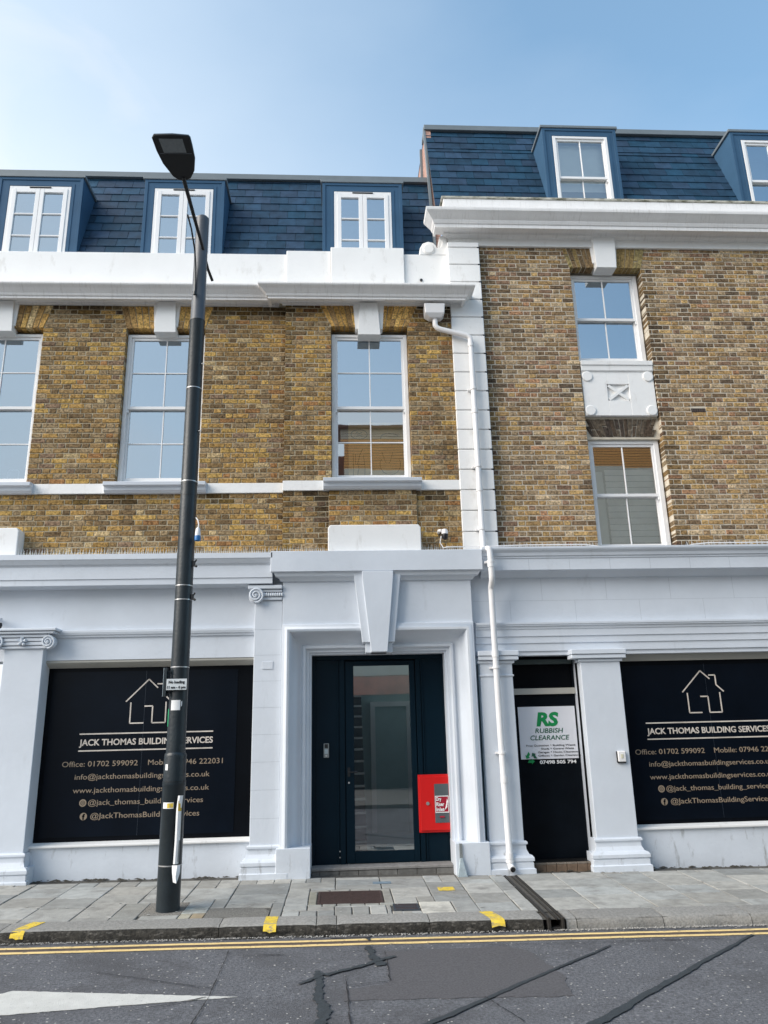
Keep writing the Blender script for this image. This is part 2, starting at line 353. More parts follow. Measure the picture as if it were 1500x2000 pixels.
b = MB(); b.flat([(-2.0, -1.97), (-1.6, -1.97), (-1.6, -1.42), (-2.0, -1.42)], -.03, -.002, zp); b.build('grit_patch', mat('loose_grit', (.21, .20, .18), .95, .6, 70, bump=1, bscale=90), pave)
b = MB(); b.flat([(-1.345, -2.12), (-.725, -2.12), (-.73, -1.9), (-.80, -1.76), (-.95, -1.725), (-1.345, -1.73)], -.03, .001, zp); b.build('tarmac_patch', mat('pavement_tarmac', (.17, .165, .15), .9, .4, 60, bump=.9, bscale=110), pave)
b = MB()
for k in range(150):
    x = random.uniform(-5, 6); y = random.uniform(-2.1, -.35); r = random.uniform(.006, .018); z = zp(x, y)+.005
    b.add([(x+r*math.cos(6.28*i/7), y+r*.8*math.sin(6.28*i/7), z) for i in range(7)], [list(range(7))])
b.build('gum_spots', mat('old_chewing_gum', (.42, .42, .40), .8), pave)['kind'] = 'stuff'
# dirt line where wall meets pavement
b = MB()
for k in range(260):
    x = random.uniform(-5.2, 6.4); y = random.uniform(-.36, -.20) if not (-3.75 < x < -1.2 or x > 3.85) else random.uniform(-.20, -.10)
    if -.4 < x < 1.4: continue
    r = random.uniform(.008, .035); z = zp(x, y)
    n = 6; b.add([(x+r*1.8*math.cos(6.28*i/n), y+r*.5*math.sin(6.28*i/n), z-.004) for i in range(n)]+[(x, y, z+r*.35)], [(i, (i+1) % n, n) for i in range(n)])
b.build('wall_foot_dirt', DUST, pave)['kind'] = 'stuff'

# kerb: one stone after the other, worn nose, dark face
kerb = sheet('kerb', JOINT, XS, [-2.40, -2.10], lambda x, y: zp(x, y)-.02, kind='structure')
kj = [-6.9, -5.9, -5.05, -4.1, -3.14, -1.15, -.25, -.06, .82, 1.90, None, 2.115, 2.22, 3.06, 3.92, 4.85, 5.8, 6.7, 7.6]
for a, c in zip(kj, kj[1:]):
    if a is None or c is None: continue
    b = MB(); n = max(2, int((c-a)/.06)); g = random.uniform(.85, 1.1)
    rg = []
    for i in range(n+1):
        x = a+.004+(c-a-.008)*i/n; w = .010*math.sin(x*9)+random.uniform(-.006, .006); t = zp(x, -2.4)
        e = .0 if 0 < i < n else .006
        rg.append([(x, -2.125, t-.06), (x, -2.125, zp(x, -2.12)+.002-e), (x, -2.36+w*.3, t-.002-e), (x, -2.395+w*.5, t-.014-e), (x, -2.415+w*.6, t-.035), (x, -2.425+w, t-.08), (x, -2.43+w, t-.16)])
    b.rings(rg); nn = len(rg[0])
    for r_ in (rg[0], rg[-1]): b.add(r_, [list(range(nn))])
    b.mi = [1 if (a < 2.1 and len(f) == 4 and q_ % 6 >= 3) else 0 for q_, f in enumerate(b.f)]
    b.c = [(.26*g, .255*g, .24*g)]*len(b.v)
    o = b.build('kerb_stone', [KERB, MOSS], kerb, smooth=True, colattr=True)
def ktick(x0, x1, sk, m=YEL):
    b = MB(); R = []
    for x in lin(x0, x1, 4):
        j = random.uniform(-.01, .01)
        R.append([(x+sk*.28, -2.13+j, zp(x, -2.12)+.0045), (x+sk*.055, -2.34, zp(x, -2.4)+.0015), (x, -2.393, zp(x, -2.4)-.010), (x, -2.425, zp(x, -2.4)-.034), (x, -2.436, zp(x, -2.4)-.06+j)])
    b.rings(R); b.build('yellow_kerb_mark', m, kerb, recalc=False)
ktick(-3.03, -2.91, .32); ktick(-.74, -.62, .0); ktick(1.40, 1.53, -.25)
# drain channel across the pavement
b = MB(); g = lambda x, y: zp(x, y)
for (xa, xb, t) in ((1.935, 1.965, .004), (2.07, 2.095, .004)): b.flat([(xa, -2.44), (xb, -2.44), (xb, -.42), (xa, -.42)], -.12, t, g)
b.flat([(1.965, -2.42), (2.07, -2.42), (2.07, -.42), (1.965, -.42)], -.13, -.085, g)
b.flat([(2.02, -2.43), (2.035, -2.43), (2.035, -.46), (2.02, -.46)], -.02, .002, g)
dr = b.build('drainage_channel', mat('black_cast_iron_channel', (.020, .018, .016), .7, .3, 20, bump=.4), None, bevel=.003)
tag(dr, 'black iron drainage channel crossing the pavement from downpipe foot to kerb', 'drain')
# road paint and seams
def rpoly(name, pts, m, off, parent=road):
    b = MB(); b.flat(pts, off-.003, off, zr); return b.build(name, m, parent)
def band(name, xs, yc, w, m, off):
    b = MB(); R = []
    for x in xs:
        j = .004*math.sin(x*3.1)+random.uniform(-.003, .003)
        R.append([(x, yc(x)-w/2+j, zr(x, yc(x))+off), (x, yc(x)+w/2+j, zr(x, yc(x))+off)])
    b.rings(R); o = b.build(name, m, road, recalc=False)
    if o.data.polygons[0].normal.z < 0: o.data.flip_normals()
    return o
fx = lin(-12, 12, 200)
band('yellow_line', fx, lambda x: -2.565, .06, CREAML, .004); band('yellow_line', fx, lambda x: -2.70, .065, CREAML, .004)
band('line_gap_stain', fx, lambda x: -2.63, .07, mat('old_line_stain', (.10, .075, .062), .85, .3, 25, bump=.5), .002)
b = MB()
for k in range(1500):
    x = random.uniform(-4.2, 4.6); y = -2.435-abs(random.gauss(0, .025)); r = random.uniform(.003, .010); z = zr(x, y)+.012
    b.add([(x-r, y, z), (x+r, y, z), (x, y-r, z+.001), (x+r*.2, y+.002, z+r)], [(0, 1, 3), (1, 2, 3), (2, 0, 3)])
b.build('gutter_grit', mat('pale_grit', (.32, .31, .29), .95, .4, 50), road)['kind'] = 'stuff'
def jag(a, c, w0, w1, n, amp):
    ax, ay = a; bx, by = c; L = math.hypot(bx-ax, by-ay); nx, ny = -(by-ay)/L, (bx-ax)/L; l = []; r = []
    wob = 0.0; jl = jr = 0.0
    for i in range(n+1):
        t = i/n; w = (w0+(w1-w0)*t)/2*random.uniform(.85, 1.15); px, py = ax+(bx-ax)*t, ay+(by-ay)*t
        wob = wob*.85+random.uniform(-amp, amp)*.8; jl = jl*.55+random.uniform(-amp, amp)*.6; jr = jr*.55+random.uniform(-amp, amp)*.6
        px += nx*wob; py += ny*wob
        l.append((px+nx*(w+jl), py+ny*(w+jl))); r.append((px-nx*(w+jr), py-ny*(w+jr)))
    return l+r[::-1]
def strip(name, a, c, w0, w1, m, off, amp=.008, n=30):
    P = jag(a, c, w0, w1, n, amp); b = MB(); k = n+1
    b.rings([[(*P[i], zr(*P[i])+off), (*P[2*k-1-i], zr(*P[2*k-1-i])+off)] for i in range(k)])
    o = b.build(name, m, road, recalc=False)
    if o.data.polygons[0].normal.z < 0: o.data.flip_normals()
pp = [(.31, -3.16)]
def rough(pts, amp=.02, st=.06):
    o = []
    for (a, c), (e, f) in zip(pts, pts[1:]+pts[:1]):
        n = max(1, int(math.hypot(e-a, f-c)/st))
        for i in range(n): o.append((a+(e-a)*i/n+random.uniform(-amp, amp), c+(f-c)*i/n+random.uniform(-amp, amp)))
    return o
rpoly('asphalt_patch', rough([(.0, -4.10), (.02, -3.86), (.30, -3.80), (.36, -3.72), (.36, -2.95), (1.45, -2.88), (1.62, -3.08), (1.72, -3.7), (1.66, -4.15), (.9, -4.12)], .015), PATCH, .004)
rpoly('asphalt_patch', [(-.12, -2.50), (-.10, -2.44), (.28, -2.44), (.24, -2.50)], PATCH, .008)
rpoly('white_arrow_marking', rough([(-.77, -3.962), (-2.48, -3.69), (-2.85, -4.02), (-2.7, -4.26), (-2.36, -4.185), (-1.6, -4.07)], .005, .03), ROADW, .006)
strip('tar_seam', (.23, -2.53), (.25, -2.60), .05, .02, TAR, .009); strip('tar_seam', (.22, -2.78), (.31, -3.34), .05, .09, TAR, .009, .016)
strip('tar_seam', (.44, -3.10), (-.14, -3.55), .04, .05, TAR, .011, .008); strip('tar_seam', (-.14, -3.50), (-.34, -3.73), .05, .03, TAR, .010, .008)
strip('tar_seam', (-.20, -3.42), (-.13, -4.9), .05, .10, TAR, .008, .018, 60)
strip('tar_seam', (2.35, -2.95), (.40, -4.72), .02, .055, TAR, .009, .006, 50)
strip('tar_seam', (3.75, -2.74), (1.45, -4.85), .03, .075, TAR, .009, .008, 50)
CRK = mat('road_crack', (.018, .018, .02), .9)
for a, c in (((-1.0, -2.8), (-.98, -3.9)), ((-.98, -3.9), (-1.02, -4.6)), ((-2.0, -3.3), (-.98, -3.78)), ((-1.5, -4.2), (-1.0, -3.96)), ((.02, -3.4), (.05, -4.8)), ((1.02, -4.12), (1.2, -4.6)), ((1.2, -2.86), (3.4, -2.84)), ((-.9, -2.95), (-.5, -2.97)), ((.05, -3.8), (.35, -3.72)), ((.36, -2.95), (.36, -3.72)), ((0, -2.93), (.2, -2.92))):
    strip('road_crack', a, c, .006, .009, CRK, .010, .004, 40)
b = MB()
for i, ch in enumerate(range(5)): b.flat([(1.15+i*.05, -2.86), (1.185+i*.05, -2.86), (1.18+i*.05, -2.80), (1.155+i*.05, -2.80)], .001, .0045, zr)

# ------------------------------------------------------------------ bricks
LEFTPAL = [((.37, .245, .075), 16), ((.30, .185, .06), 18), ((.19, .125, .06), 24), ((.10, .068, .042), 12), ((.215, .165, .105), 17), ((.14, .095, .078), 6), ((.39, .31, .18), 4), ((.25, .12, .05), 5)]
RIGHTPAL = [((.33, .23, .10), 8), ((.27, .18, .08), 13), ((.17, .12, .07), 22), ((.085, .062, .045), 13), ((.235, .185, .125), 22), ((.15, .095, .075), 9), ((.38, .31, .21), 8), ((.035, .032, .034), 5), ((.28, .15, .09), 5)]
def pick(pal): 
    t = random.uniform(0, sum(w for c, w in pal))
    for c, w in pal:
        t -= w
        if t <= 0: return c
    return c
def pn(x, z, s): return .5+.5*math.sin(x*2.1*s+1.7*math.sin(z*1.3*s+.4))*math.cos(z*1.9*s+1.3*math.sin(x*.9*s))
def brickcol(x, z, side):
    pal = LEFTPAL if side == 'L' else RIGHTPAL
    c = pick(pal)
    n = pn(x, z, 1.3)
    if side == 'L' and n > .72 and random.random() < .6: c = pick(LEFTPAL[:2]+[LEFTPAL[4]])
    if side == 'L' and n < .25 and random.random() < .5: c = pick([LEFTPAL[2], LEFTPAL[3], LEFTPAL[4]])
    if side == 'R' and z < 6.3 and random.random() < .3: c = pick([RIGHTPAL[0], RIGHTPAL[1], RIGHTPAL[4]])
    mean = (.215, .155, .075) if side == 'L' else (.24, .17, .095)
    c = tuple((q*.68+m_*.32)*w_ for q, m_, w_ in zip(c, mean, (1.03, .98, .93))); k = random.uniform(.85, 1.18)*(1.31 if side == 'L' else 1.43); s = 1.0
    # soot and weather stains, each with its own shape
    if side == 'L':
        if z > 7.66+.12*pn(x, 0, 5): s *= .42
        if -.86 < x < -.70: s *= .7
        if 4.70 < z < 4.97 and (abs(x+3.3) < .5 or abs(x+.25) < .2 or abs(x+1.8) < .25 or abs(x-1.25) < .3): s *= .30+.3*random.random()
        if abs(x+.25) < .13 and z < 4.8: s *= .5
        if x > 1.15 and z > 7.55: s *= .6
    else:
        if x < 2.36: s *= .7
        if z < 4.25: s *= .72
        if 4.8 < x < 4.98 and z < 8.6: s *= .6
    return (c[0]*k*s, c[1]*k*s, c[2]*k*s)
def bgeo(b, pts, y0, depth, col):       # pts: front outline in X,Z ; worn, bevelled front
    cx = sum(p[0] for p in pts)/len(pts); cz = sum(p[1] for p in pts)/len(pts); n = len(pts)
    j = lambda a: random.uniform(-a, a); pr = random.uniform(.004, .009); e = .005
    P = [(x+j(.0045), z+j(.0035)) for x, z in pts]
    ins = []
    for x, z in P:
        d = math.hypot(x-cx, z-cz) or 1; ins.append((x-math.copysign(min(e+j(.002), abs(x-cx)*.5), x-cx), z-math.copysign(min(e+j(.002), abs(z-cz)*.5), z-cz)))
    v = [(x, y0+depth, z) for x, z in P]+[(x, y0-pr+.005, z) for x, z in P]+[(x, y0-pr-.001+j(.002), z) for x, z in ins]
    f = [[i, (i+1) % n, n+(i+1) % n, n+i] for i in range(n)]+[[n+i, n+(i+1) % n, 2*n+(i+1) % n, 2*n+i] for i in range(n)]+[[2*n+i for i in range(n)]]
    b.add(v, f, col)
COURSE = .0765
def lay(store, wall, y0, x0, x1, z0, z1, excl, side, phase=0, depth=.10):
    nrow = int(round((z1-z0)/COURSE)); ch = (z1-z0)/nrow
    for r in range(nrow):
        za, zb = z0+r*ch, z0+(r+1)*ch; zc = (za+zb)/2
        iv = [(x0, x1)]
        for ex in excl:
            e = ex(zc)
            if not e: continue
            nv = []
            for a, c in iv:
                if e[1] <= a or e[0] >= c: nv.append((a, c)); continue
                if e[0] > a: nv.append((a, e[0]))
                if e[1] < c: nv.append((e[1], c))
            iv = nv
        # flemish bond grid, cut by the openings
        off = x0-.4+((r+phase) % 2)*.1675; xs = [off]; k = 0; lens = [.225, .110]
        while xs[-1] < x1+.3: xs.append(xs[-1]+lens[k % 2]+random.uniform(-.003, .003)); k += 1
        for a, c in iv:
            if c-a < .02: continue
            cuts = [a]+[q for q in xs if a+.045 < q < c-.045]+[c]
            for p, q in zip(cuts, cuts[1:]):
                g = .0055 if side == 'L' else .0065; w = q-p
                zz0, zz1 = (za+.0058, zb-.0058) if side == 'L' else (za+.007, zb-.007)
                pts = [(p+g, zz0), (q-g, zz0), (q-g, zz1), (p+g, zz1)]
                dist = (10.3+y0)**2+((p+q)/2)**2+(zc-1.6)**2
                vis = -4.9 < p and q < 6.9
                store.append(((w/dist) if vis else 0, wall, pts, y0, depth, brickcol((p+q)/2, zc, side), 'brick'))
def lay_arch(store, wall, y0, cx, wb, wt, z0, z1, gapb, gapt, side, cnt):
    for s in (-1, 1):
        n = cnt
        for i in range(n):
            def X(u, t): 
                hb, ht = (gapb, gapt); return cx+s*((hb+(wb-hb)*u)*(1-t)+(ht+(wt-ht)*u)*t)
            u0, u1 = i/n, (i+1)/n; g = .06/n
            sp = random.choice([0, .35, .65, 0])
            segs = [(0, 1)] if sp == 0 else [(0, sp), (sp, 1)]
            for t0, t1 in segs:
                tt0, tt1 = t0+.015, t1-.015
                pts = [(X(u0+g, tt0), z0+(z1-z0)*tt0), (X(u1-g, tt0), z0+(z1-z0)*tt0), (X(u1-g, tt1), z0+(z1-z0)*tt1), (X(u0+g, tt1), z0+(z1-z0)*tt1)]
                if s < 0: pts = pts[::-1]
                if side == 'L': c = random.choice([(.70, .44, .15), (.62, .37, .12), (.50, .31, .12), (.70, .52, .27), (.40, .25, .11)]); kk = random.uniform(.7, 1.05); c = tuple(q*kk for q in c)
                elif side == 'R': c = random.choice([(.30, .21, .09), (.22, .15, .08), (.17, .12, .07), (.33, .26, .12)])
                else: c = random.choice([(.085, .062, .045), (.12, .095, .07), (.07, .055, .045), (.15, .12, .09)])
                store.append((.0012*(t1-t0), wall, pts, y0-.003, .16, c, 'arch_brick'))
def flush_bricks(store, n=300):
    for nm in ('brick', 'arch_brick'):
        S = sorted([s for s in store if s[6] == nm], key=lambda s: -s[0]); rest = {}
        for i, s in enumerate(S):
            if i < n and s[0] > 0:
                b = MB(); bgeo(b, *s[2:6]); b.build(nm, BRICK, s[1], colattr=True, recalc=False)
            else:
                k = s[1].name
                if k not in rest: rest[k] = (s[1], MB())
                bgeo(rest[k][1], *s[2:6])
        for w, b in rest.values():
            b.build('brickwork', BRICK, w, colattr=True, recalc=False)['kind'] = 'stuff'
def rect(a, c, z0, z1): return lambda z: (a, c) if z0 < z < z1 else None
def trap(cx, wb, wt, z0, z1): return lambda z: (cx-(wb+(wt-wb)*(z-z0)/(z1-z0)), cx+(wb+(wt-wb)*(z-z0)/(z1-z0))) if z0 < z < z1 else None
def wallbox(name, m, parent, x0, x1, y0, y1, z0, z1, holes):
    # a wall slab with rectangular holes, built as a ring of boxes round each hole
    b = MB(); hs = sorted(holes); zs = sorted({z0, z1}|{h[2] for h in hs}|{h[3] for h in hs})
    for za, zb in zip(zs, zs[1:]):
        zc = (za+zb)/2; cur = x0
        for h in hs:
            if h[2] < zc < h[3]:
                if h[0] > cur: b.box(cur, h[0], y0, y1, za, zb)
                cur = h[1]
        if cur < x1: b.box(cur, x1, y0, y1, za, zb)
    return b.build(name, m, parent)

# ------------------------------------------------------------------ windows
def sash_bars(b, x0, x1, z0, z1, y, st, rt, rb, nx, nz, bar=.016, t=.035):
    b.box(x0, x0+st, y, y+t, z0, z1); b.box(x1-st, x1, y, y+t, z0, z1)
    b.box(x0+st, x1-st, y+.001, y+t-.001, z1-rt, z1); b.box(x0+st, x1-st, y+.001, y+t-.001, z0, z0+rb)
    ix0, ix1, iz0, iz1 = x0+st, x1-st, z0+rb, z1-rt
    for i in range(1, nx): xm = ix0+(ix1-ix0)*i/nx; b.box(xm-bar/2, xm+bar/2, y+.004, y+t-.006, iz0, iz1)
    for k in range(1, nz):
        zm = iz0+(iz1-iz0)*k/nz; xl = ix0
        for i in range(1, nx+1):
            xr = ix1 if i == nx else ix0+(ix1-ix0)*i/nx-bar/2
            b.box(xl, xr, y+.005, y+t-.007, zm-bar/2, zm+bar/2); xl = xr+bar
    return ix0, ix1, iz0, iz1
def panes(win, ix0, ix1, iz0, iz1, y, nx, nz, gm, tilt=.004):
    for i in range(nx):
        for k in range(nz):
            a, c = ix0+(ix1-ix0)*i/nx, ix0+(ix1-ix0)*(i+1)/nx; d, e = iz0+(iz1-iz0)*k/nz, iz0+(iz1-iz0)*(k+1)/nz
            ty, tx = random.uniform(-tilt, tilt)*(e-d), random.uniform(-tilt, tilt)*(c-a)
            b = MB(); b.add([(a, y, d), (c, y+tx, d), (c, y+tx+ty, e), (a, y+ty, e)], [(0, 1, 2, 3)])
            b.build('pane', gm, win, recalc=False)
def room(win, x0, x1, z0, z1, y0, y1, m=None, name='room_lining'):
    b = MB(); V = [(x0, y0, z0), (x1, y0, z0), (x1, y0, z1), (x0, y0, z1), (x0, y1, z0), (x1, y1, z0), (x1, y1, z1), (x0, y1, z1)]
    b.add(V, [(4, 5, 6, 7), (0, 1, 5, 4), (3, 7, 6, 2), (0, 4, 7, 3), (1, 2, 6, 5)]); return b.build(name, m or ROOM, win, recalc=False)
def sash_window(parent, x0, x1, z0, z1, y, nzs=2, fw=.055, gm=GLASS, gl=None, mid=.5, dp=1.6, name='sash_window', mx_=.3):
    win = B(name, UPVC, parent, (x0, x0+fw, y, y+.12, z0, z1), (x1-fw, x1, y, y+.12, z0, z1), (x0+fw, x1-fw, y+.001, y+.12, z1-fw*.8, z1), (x0+fw, x1-fw, y-.01, y+.12, z0, z0+fw*1.1), bevel=.003)
    a, c, lo, hi = x0+fw, x1-fw, z0+fw*1.1, z1-fw*.8; zm = lo+(hi-lo)*mid
    b = MB(); q = sash_bars(b, a, c, zm-.02, hi, y+.022, .035, .04, .045, 2, nzs); b.build('upper_sash', UPVC, win, bevel=.002); panes(win, *q, y+.042, 2, nzs, gm)
    b = MB(); q = sash_bars(b, a, c, lo, zm+.018, y+.062, .035, .04, .07, 2, nzs); b.build('lower_sash', UPVC, win, bevel=.002); panes(win, *q, y+.082, 2, nzs, gl or gm)
    for s, xx in ((0, a+.012), (1, c-.012)): B('sash_horn', UPVC, win, (xx-.012, xx+.012, y+.024, y+.05, zm-.07, zm-.021), bevel=.004)
    room(win, x0-mx_, x1+mx_, z0-.4, z1+(.12 if mx_ > .1 else .04), y+.14, y+dp)
    return win

# ================================================================== LEFT BUILDING
bL = empty('terraced_building', (-1.6, 0, 0), 'lower brick building with grand doorway, white parapet and three casement dormers', 'building')
FX0 = -9.0
W1 = (-5.52, -4.37); W2 = (-3.15, -2.0); WC = (-.11, 1.03)
ZB, ZT = 3.97, 7.86
zo0, zo1 = 5.04, 7.47
wing = wallbox('brick_wall', MORTL, bL, FX0, -.79, .0, .25, ZB, 8.02, [(W1[0]-.008, W1[1]+.008, zo0, zo1+.01), (W2[0]-.008, W2[1]+.008, zo0, zo1+.01)])
bay = wallbox('brick_wall', MORTL, bL, -.79, 1.73, -.10, .25, ZB, 8.02, [(WC[0]-.008, WC[1]+.008, zo0, zo1+.01)])
S = []
bandz = (4.885, 5.03)
exW = [rect(FX0, 99, bandz[0], bandz[1])]
for (a, c) in (W1, W2):
    m_ = (a+c)/2; exW += [rect(a, c, zo0, zo1), trap(m_, .575, .69, zo1, ZT), ]
exW += [rect(FX0, -4.31, 3.9, 4.36)]
lay(S, wing, .0, FX0+3, -.80, ZB, ZT, exW, 'L', depth=.12)
exC = [rect(-.79, 99, bandz[0], bandz[1]), rect(WC[0], WC[1], zo0, zo1), trap(.46, .57, .75, zo1, ZT), rect(-.155, 1.085, ZB, bandz[0])]
lay(S, bay, -.10, -.80, 1.71, ZB, ZT, exC, 'L', 1, depth=.12)
B('brick_apron_core', MORTL, bL, (-.15, 1.08, -.135, -.101, ZB, bandz[0]))
lay(S, bay, -.135, -.155, 1.085, 4.36, bandz[0], [], 'L', 0, depth=.033)
for (a, c) in (W1, W2): lay_arch(S, wing, .0, (a+c)/2, .575, .69, zo1, ZT-.01, .16, .185, 'L', 5)
lay_arch(S, bay, -.10, .46, .57, .75, zo1, ZT-.01, .17, .21, 'L', 6)
# return side of the projecting bay
for i in range(int((ZT-ZB)/COURSE)): pass
flush_bricks(S)
# keystones with flanking white margins
def keystone(parent, cx, y, zt, zb, wt, wb, mt, mb, depth=.15):
    b = MB(); b.prism([(cx-mb, zb+.12), (cx+mb, zb+.12), (cx+mt, zt), (cx-mt, zt)], y-.035, y+.12); b.build('keystone_margin', WHITE, parent, bevel=.004)
    b = MB(); b.prism([(cx-wb, zb), (cx+wb, zb), (cx+wt, zt), (cx-wt, zt)], y-depth, y+.13)
    b.build('keystone', WHITE, parent, bevel=.005)
for (a, c) in (W1, W2): keystone(bL, (a+c)/2+.0, .0, ZT+.02, 7.375, .135, .16, .20, .175, .085)
keystone(bL, .455, -.10, ZT-.02, 7.30, .135, .17, .235, .205, .085)
# windows of the upper floor
w1 = sash_window(bL, W1[0], W1[1], zo0, 7.42, .085); w2 = sash_window(bL, W2[0], W2[1], zo0, 7.42, .085)
wc = sash_window(bL, WC[0], WC[1], zo0, 7.40, .0, gl=GLASSM, mid=.49)
# sills and band course
def sill(parent, x0, x1, yw, z=5.035):
    b = MB(); b.prismx([(yw+.1, z-.155), (yw-.06, z-.155), (yw-.10, z-.12), (yw-.11, z-.07), (yw-.155, z-.065), (yw-.16, z-.015), (yw-.14, z-.01), (yw+.1, z+.012)], x0, x1)
    b.build('window_sill', BLUE, parent, bevel=.004)
sill(bL, W1[0]-.12, W1[1]+.12, .0); sill(bL, W2[0]-.12, W2[1]+.13, .0); sill(bL, WC[0]-.12, WC[1]+.12, -.135)
for q_ in ((FX0, W1[0]-.12, -.03, .01), (W1[1]+.12, W2[0]-.12, -.03, .01), (W2[1]+.13, -.80, -.03, .01), (-.80, WC[0]-.12, -.13, -.09), (WC[1]+.12, 1.71, -.13, -.09)): B('band_course', WHITE, bL, (*q_, *bandz), bevel=.004)
# cornice and parapet
PL = [(0, 7.855), (.045, 7.855), (.05, 7.885), (.12, 7.90), (.20, 7.875), (.20, 7.83), (.24, 7.83), (.24, 7.865), (.26, 7.87), (.275, 7.90), (.33, 7.955), (.37, 7.985), (.38, 8.0), (.38, 8.02), (0, 8.06)]
cornice('cornice', CORN, bL, FX0, -.90, .0, PL)
cornice('cornice', CORN, bL, -.80, 1.66, -.10, [(d, z-.03) for d, z in PL], True, True)
B('parapet', WHITE, bL, (FX0, -.80, .0, .22, 8.03, 8.79), bevel=.01)
B('parapet', WHITE, bL, (-.80, -.12, -.04, .22, 8.02, 8.83), bevel=.008); B('parapet', WHITE, bL, (1.03, 1.72, -.04, .22, 8.02, 8.79), bevel=.008)
B('parapet', WHITE, bL, (-.115, 1.025, -.09, .22, 8.02, 8.87), bevel=.01)
b = MB(); b.prism([(1.28, 8.78), (1.285, 8.90), (1.33, 8.985), (1.42, 9.02), (1.50, 9.0), (1.54, 8.95), (1.56, 8.905), (1.60, 8.92), (1.635, 8.97), (1.64, 9.03), (1.60, 9.07), (1.60, 9.12), (1.72, 9.16), (1.75, 9.0), (1.75, 8.78)], -.05, .20)
b.build('scroll_bracket', WHITE, bL, bevel=.012, seg=2)
b = MB(); b.tube([(1.42, -.052, 8.88), (1.42, -.075, 8.88)], [.10, .075], 20); b.build('scroll_eye', WHITE, bL)
b = MB(); b.tube([(1.285, -.055, 8.325), (1.285, -.02, 8.325)], .022, 14); b.build('overflow_pipe_hole', PLB, bL)
# white block over the door cornice and its neighbour on the left
for (a, c, y, zt_) in ((-.165, 1.105, -.10, 4.335), (-5.6, -4.31, .0, 4.36)):
    b = MB(); b.prism([(a, 3.96), (c, 3.96), (c, zt_-.04), (c-.03, zt_), (a+.03, zt_), (a, zt_-.04)], y-.20, y+.02); b.build('pedestal_block', WHITE, bL, bevel=.012, seg=2)
# mansard roof
def mansard(parent, x0, x1, zb, cuts, zlow, seed, ztop):
    SY, sz = .37/1.0663, 1/1.0663; H = 2.05
    rf = MB(); rf.add([(x0, .33-.37*.3, zb-.3), (x1, .33-.37*.3, zb-.3), (x1, .33+.37*H, zb+H), (x0, .33+.37*H, zb+H), (x1, 3.4, zb+H+.02), (x0, 3.4, zb+H+.02)], [(0, 1, 2, 3), (3, 2, 4, 5)])
    rf = rf.build('roof', LEAD, parent, recalc=False)
    r = random.Random(seed); cs = .212; s = (zlow-zb)/sz; row = 0; tot = H/sz
    while s < tot-.03:
        e = min(s+cs+.03, tot-.02)
        if row == 8 and seed == 2: e = s+cs*.5+.03
        zc = zb+(s+.1)*sz; xx = x0+(row % 2)*.15-.15
        while xx < x1:
            a, c = max(xx, x0), min(xx+.30, x1); xx += .30
            if c-a < .03: continue
            iv = [(a, c)]
            for (p, q) in (cuts if zc < ztop else []):
                nv = []
                for u, v in iv:
                    if q <= u or p >= v: nv.append((u, v)); continue
                    if p > u: nv.append((u, p))
                    if q < v: nv.append((q, v))
                iv = nv
            for u, v in iv:
                if v-u < .02: continue
                g = .003; u, v = u+g, v-g; k = r.uniform(.78, 1.25); col = (.015*k*r.uniform(.7, 1.5), .046*k, .084*k)
                po = lambda x, ss, n: (x, .33+SY*ss-n*sz, zb+sz*ss+n*SY)
                j = r.uniform(-.002, .003); bb = MB()
                bb.add([po(u, s, .022+j), po(v, s, .022+j+r.uniform(-.001, .001)), po(v, e, .010), po(u, e, .010), po(u, s, .006), po(v, s, .006), po(v, e, .002), po(u, e, .002)],
                       [(0, 1, 2, 3), (0, 4, 5, 1), (1, 5, 6, 2), (3, 7, 4, 0)], col)
                bb.build('slate', SLATE, rf, colattr=True, recalc=False)
        s += cs*(.5 if (row == 8 and seed == 2) else 1); row += 1
    B('roof_edge_flashing', LEAD, parent, (x0-.02, x1, .33+.37*H-.10, .33+.37*H+.3, zb+H-.055, zb+H+.05), bevel=.004)
    return rf
DL = [(-5.43, -4.10), (-3.12, -1.84), (-.25, 1.06)]
mansard(bL, -7.6, 1.60, 9.0, [(a, c) for a, c in DL], 8.75, 1, 10.3)
def dormer(parent, x0, x1, zb, zt, wx0, wx1, wz0, wz1, lip=.03):
    d = MB(); y = .25; yb = .33+.37*(zt-(zt-1.37) if False else zt-zb)
    yb = .33+.37*(zt-zb)
    # front ring round the window, cheeks and flat roof
    d.box(x0, wx0, y, y+.10, zb-.3, zt); d.box(wx1, x1, y, y+.10, zb-.3, zt); d.box(wx0, wx1, y, y+.10, wz1, zt); d.box(wx0, wx1, y, y+.10, zb-.3, wz0)
    for xx in (x0, x1-.03): d.prismx([(y+.10, zb-.3), (.33-.1, zb-.3), (yb+.05, zt), (y+.10, zt)] if False else [(y+.10, zb-.3), (.40, zb-.3), (yb+.06, zt), (y+.10, zt)], xx, xx+.03)
    d.box(x0+.03, x1-.03, y+.10, yb+.06, zt-.03, zt)
    o = d.build('dormer', DORM, parent)
    B('dormer_edge_trim', LEAD, o, (x0-lip, x1+lip, y-.03, yb+.1, zt, zt+.05), bevel=.004)
    e = .05
    B('dormer_flashing', DORM, o, (x0, x0+e, y-.012, y-.001, zb-.3, zt-.002), (x1-e, x1, y-.012, y-.001, zb-.3, zt-.002), (x0+e, x1-e, y-.012, y-.001, zt-e, zt-.002), (wx0-.05, wx0-.003, y-.008, y-.001, zb-.3, wz1+.05), (wx1+.003, wx1+.05, y-.008, y-.001, zb-.3, wz1+.05), (wx0-.003, wx1+.003, y-.008, y-.001, wz1+.003, wz1+.05), bevel=.002)
    return o
